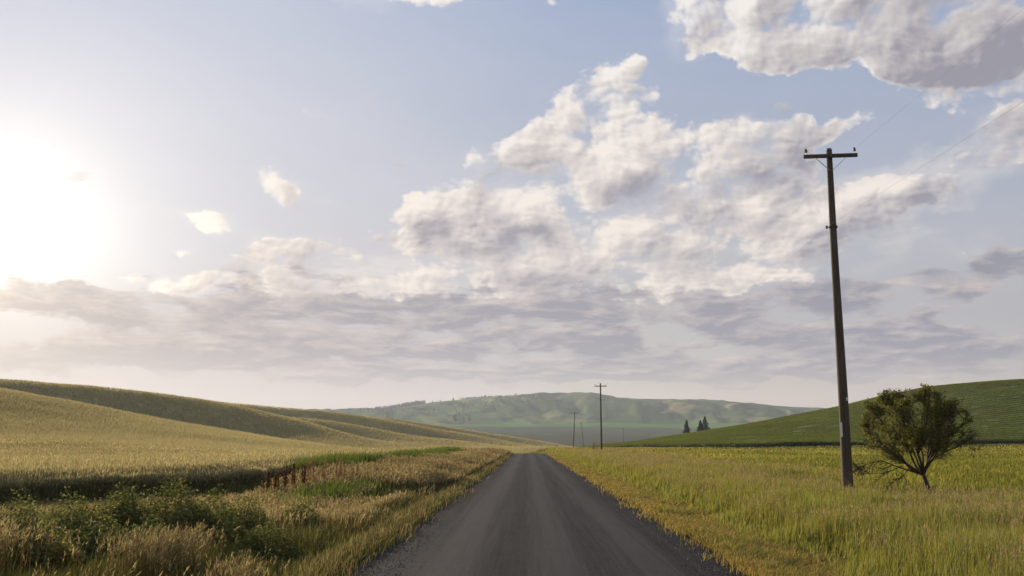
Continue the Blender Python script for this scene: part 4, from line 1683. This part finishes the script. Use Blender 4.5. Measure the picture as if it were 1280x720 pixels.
# ---------------------------------------------------------------- leafy weeds and dock on the left verge
def leaf_mound(T, n, W, D, H, rs, cols, s0=0.016, s1=0.036):
    az = rs.rand(n) * 2 * np.pi
    q = np.sqrt(rs.rand(n))
    x = np.cos(az) * q * W; y = np.sin(az) * q * D
    lump = 0.75 + 0.35 * np.sin(x * 5.1 + 1.2) * np.sin(y * 4.3 + 0.7) + 0.2 * rs.normal(0, 1, n) * 0.6
    top = H * np.sqrt(np.clip(1 - q ** 2.4, 0, 1)) * lump
    z = top * (0.25 + 0.75 * rs.rand(n) ** 0.5)
    p = np.stack([x, y, np.maximum(z, 0.02)], -1)
    a = rs.normal(0, 1, (n, 3)) * [1, 1, 0.55]; a /= np.linalg.norm(a, axis=1, keepdims=True)
    up = np.array([0, 0, 1.0]) + rs.normal(0, 0.7, (n, 3))
    b = np.cross(a, up); b /= np.linalg.norm(b, axis=1, keepdims=True)
    nrm = np.cross(a, b)
    s = rs.uniform(s0, s1, (n, 1))
    v = np.stack([p - a * s, p - a * s * .1 + b * s * .55, p + a * s + nrm * s * .25, p - a * s * .1 - b * s * .55], 1)
    T.add(v, [(0, 1, 2), (0, 2, 3)], pick(cols, n, var=0.2)[:, None, :])


def build_weed(px, py, Y, W, H, seed, label, pale=False):
    rs = np.random.RandomState(seed)
    f = at(px, py, Y)
    gz = float(ground_z(f.x, f.y))
    root = empty('leafy_weed', (f.x, f.y, gz))
    m = MB()
    for k in range(9):
        a = rs.rand() * 6.28; r = rs.rand() * W * 0.7
        e = Vector((math.cos(a) * r, math.sin(a) * r, H * rs.uniform(.5, .9)))
        m.tube([(e.x * .25, e.y * .25, -0.05), (e.x * .6, e.y * .6, e.z * .55), e], [0.012, 0.009, 0.004], 5)
    m.build('stems', BARK, root)
    T = Tris()
    cols = [(0.095, 0.112, 0.030), (0.120, 0.135, 0.038), (0.070, 0.085, 0.026), (0.170, 0.168, 0.055)]
    if pale:
        cols = [(0.26, 0.20, 0.05), (0.20, 0.16, 0.05), (0.12, 0.115, 0.035)]
    leaf_mound(T, int(6500 * W * H / 0.8), W, W * 0.8, H, rs, cols)
    T.build('foliage', LEAF, root)
    tag(root, label, 'weed', 'leafy weeds on the left verge')


for w in WEEDS:
    build_weed(*w)
build_weed(72, 716, 12.4, 0.22, 0.50, 7, 'small yellowish flowering weed in the dark grass at the bottom left', True)


def build_dock():
    rs = np.random.RandomState(9)
    RED = [(0.150, 0.075, 0.045), (0.185, 0.10, 0.060), (0.115, 0.062, 0.038)]
    TANR = [(0.32, 0.20, 0.125), (0.27, 0.16, 0.10)]
    labs = ['reddest seeding dock stem, at the left end of the dock row', 'rusty dock stem, short and bushy, second from the left', 'rusty dock stem with side spikes against the dark wheat',
            'tall slim rust coloured dock spike in the middle of the row', 'reddish dock stem beside the first pale plume', 'pale pinkish tall plume right of the red docks',
            'pale plume leaning right, before the bright green grass', 'tallest pale seed plume near the bright green grass', 'short tan plume at the right end of the row']
    spots = [(333, 618, 29.5, 0.95, 0), (345, 616, 30.2, 0.88, 0), (356, 617, 30.0, 1.08, 0), (366, 615, 31.0, 1.15, 0), (377, 613, 31.5, 1.12, 0),
             (386, 611, 32.5, 1.28, 1), (404, 610, 33.0, 1.22, 1), (423, 609, 33.5, 1.35, 1), (437, 608, 34.0, 0.98, 1)]
    for i, ((px, py, Y, H, kind), lab) in enumerate(zip(spots, labs)):
        f = at(px, py, Y)
        gz = float(ground_z(f.x, f.y))
        root = empty('dock_plant', (f.x, f.y, gz))
        m = MB(); T = Tris()
        for st in range(3 if kind == 0 else 3):
            ox = rs.normal(0, .07); oy = rs.normal(0, .07); h = H * rs.uniform(.82, 1.0); lx = rs.normal(.05, .06)
            m.tube([(ox, oy, -.05), (ox + lx * .4, oy, h * .5), (ox + lx, oy, h)], [.010, .008, .004], 5)
            n = 340
            t = rs.uniform(.42, 1.0, n)
            rad = (0.085 if kind == 0 else 0.055) * (1.05 - t) ** 0.6 + 0.012
            whorl = 0.6 + 0.4 * np.sign(np.sin(t * 46 + st))
            a = rs.rand(n) * 6.28; r = rad * np.sqrt(rs.rand(n)) * whorl * 1.3
            p = np.stack([ox + lx * t + np.cos(a) * r, oy + np.sin(a) * r, h * t + rs.normal(0, .012, n)], -1)
            d = rs.normal(0, 1, (n, 3)); d /= np.linalg.norm(d, axis=1, keepdims=True)
            b = np.cross(d, rs.normal(0, 1, (n, 3))); b /= np.linalg.norm(b, axis=1, keepdims=True)
            s = rs.uniform(.012, .026, (n, 1))
            T.add(np.stack([p - d * s, p + b * s * .7, p + d * s, p - b * s * .7], 1), [(0, 1, 2), (0, 2, 3)], pick(RED if kind == 0 else TANR, n)[:, None, :])
        m.build('stalks', BARK, root)
        T.build('seed_spikes', STRAW, root)
        TL = Tris()
        n = 26
        rt = np.stack([rs.normal(0, .07, n), rs.normal(0, .07, n), np.zeros(n)], -1)
        blades(TL, rt, rs.uniform(.2, .45, n), np.full(n, .05), np.abs(rs.normal(.6, .2, n)), pick([(0.075, 0.085, 0.025), (0.12, 0.075, 0.035)], n))
        TL.build('base_leaves', LEAF, root)
        tag(root, lab, 'dock plant', 'seeding docks and plumes in front of the wheat')


build_dock()
# ---------------------------------------------------------------- the evening air
def build_haze():
    m = bpy.data.materials.new('haze')
    m.use_nodes = True
    nt = m.node_tree
    nt.nodes.clear()
    vol = nt.nodes.new('ShaderNodeVolumePrincipled')
    vol.inputs['Color'].default_value = (0.80, 0.87, 1.0, 1)
    vol.inputs['Density'].default_value = HAZE
    vol.inputs['Anisotropy'].default_value = 0.22
    o = nt.nodes.new('ShaderNodeOutputMaterial')
    nt.links.new(vol.outputs[0], o.inputs['Volume'])
    bm = bmesh.new()
    bmesh.ops.create_cube(bm, size=1.0)
    lo = Vector((-4800, -4800, -15)); hi = Vector((4800, 4800, 240))
    for v in bm.verts:
        v.co = Vector([lo[i] + (v.co[i] + 0.5) * (hi[i] - lo[i]) for i in range(3)])
    me = bpy.data.meshes.new('haze')
    bm.to_mesh(me); bm.free()
    me.materials.append(m)
    ob = bpy.data.objects.new('haze', me)
    COL.objects.link(ob)
    ob['kind'] = 'stuff'


HAZE = 0.00008
build_haze()
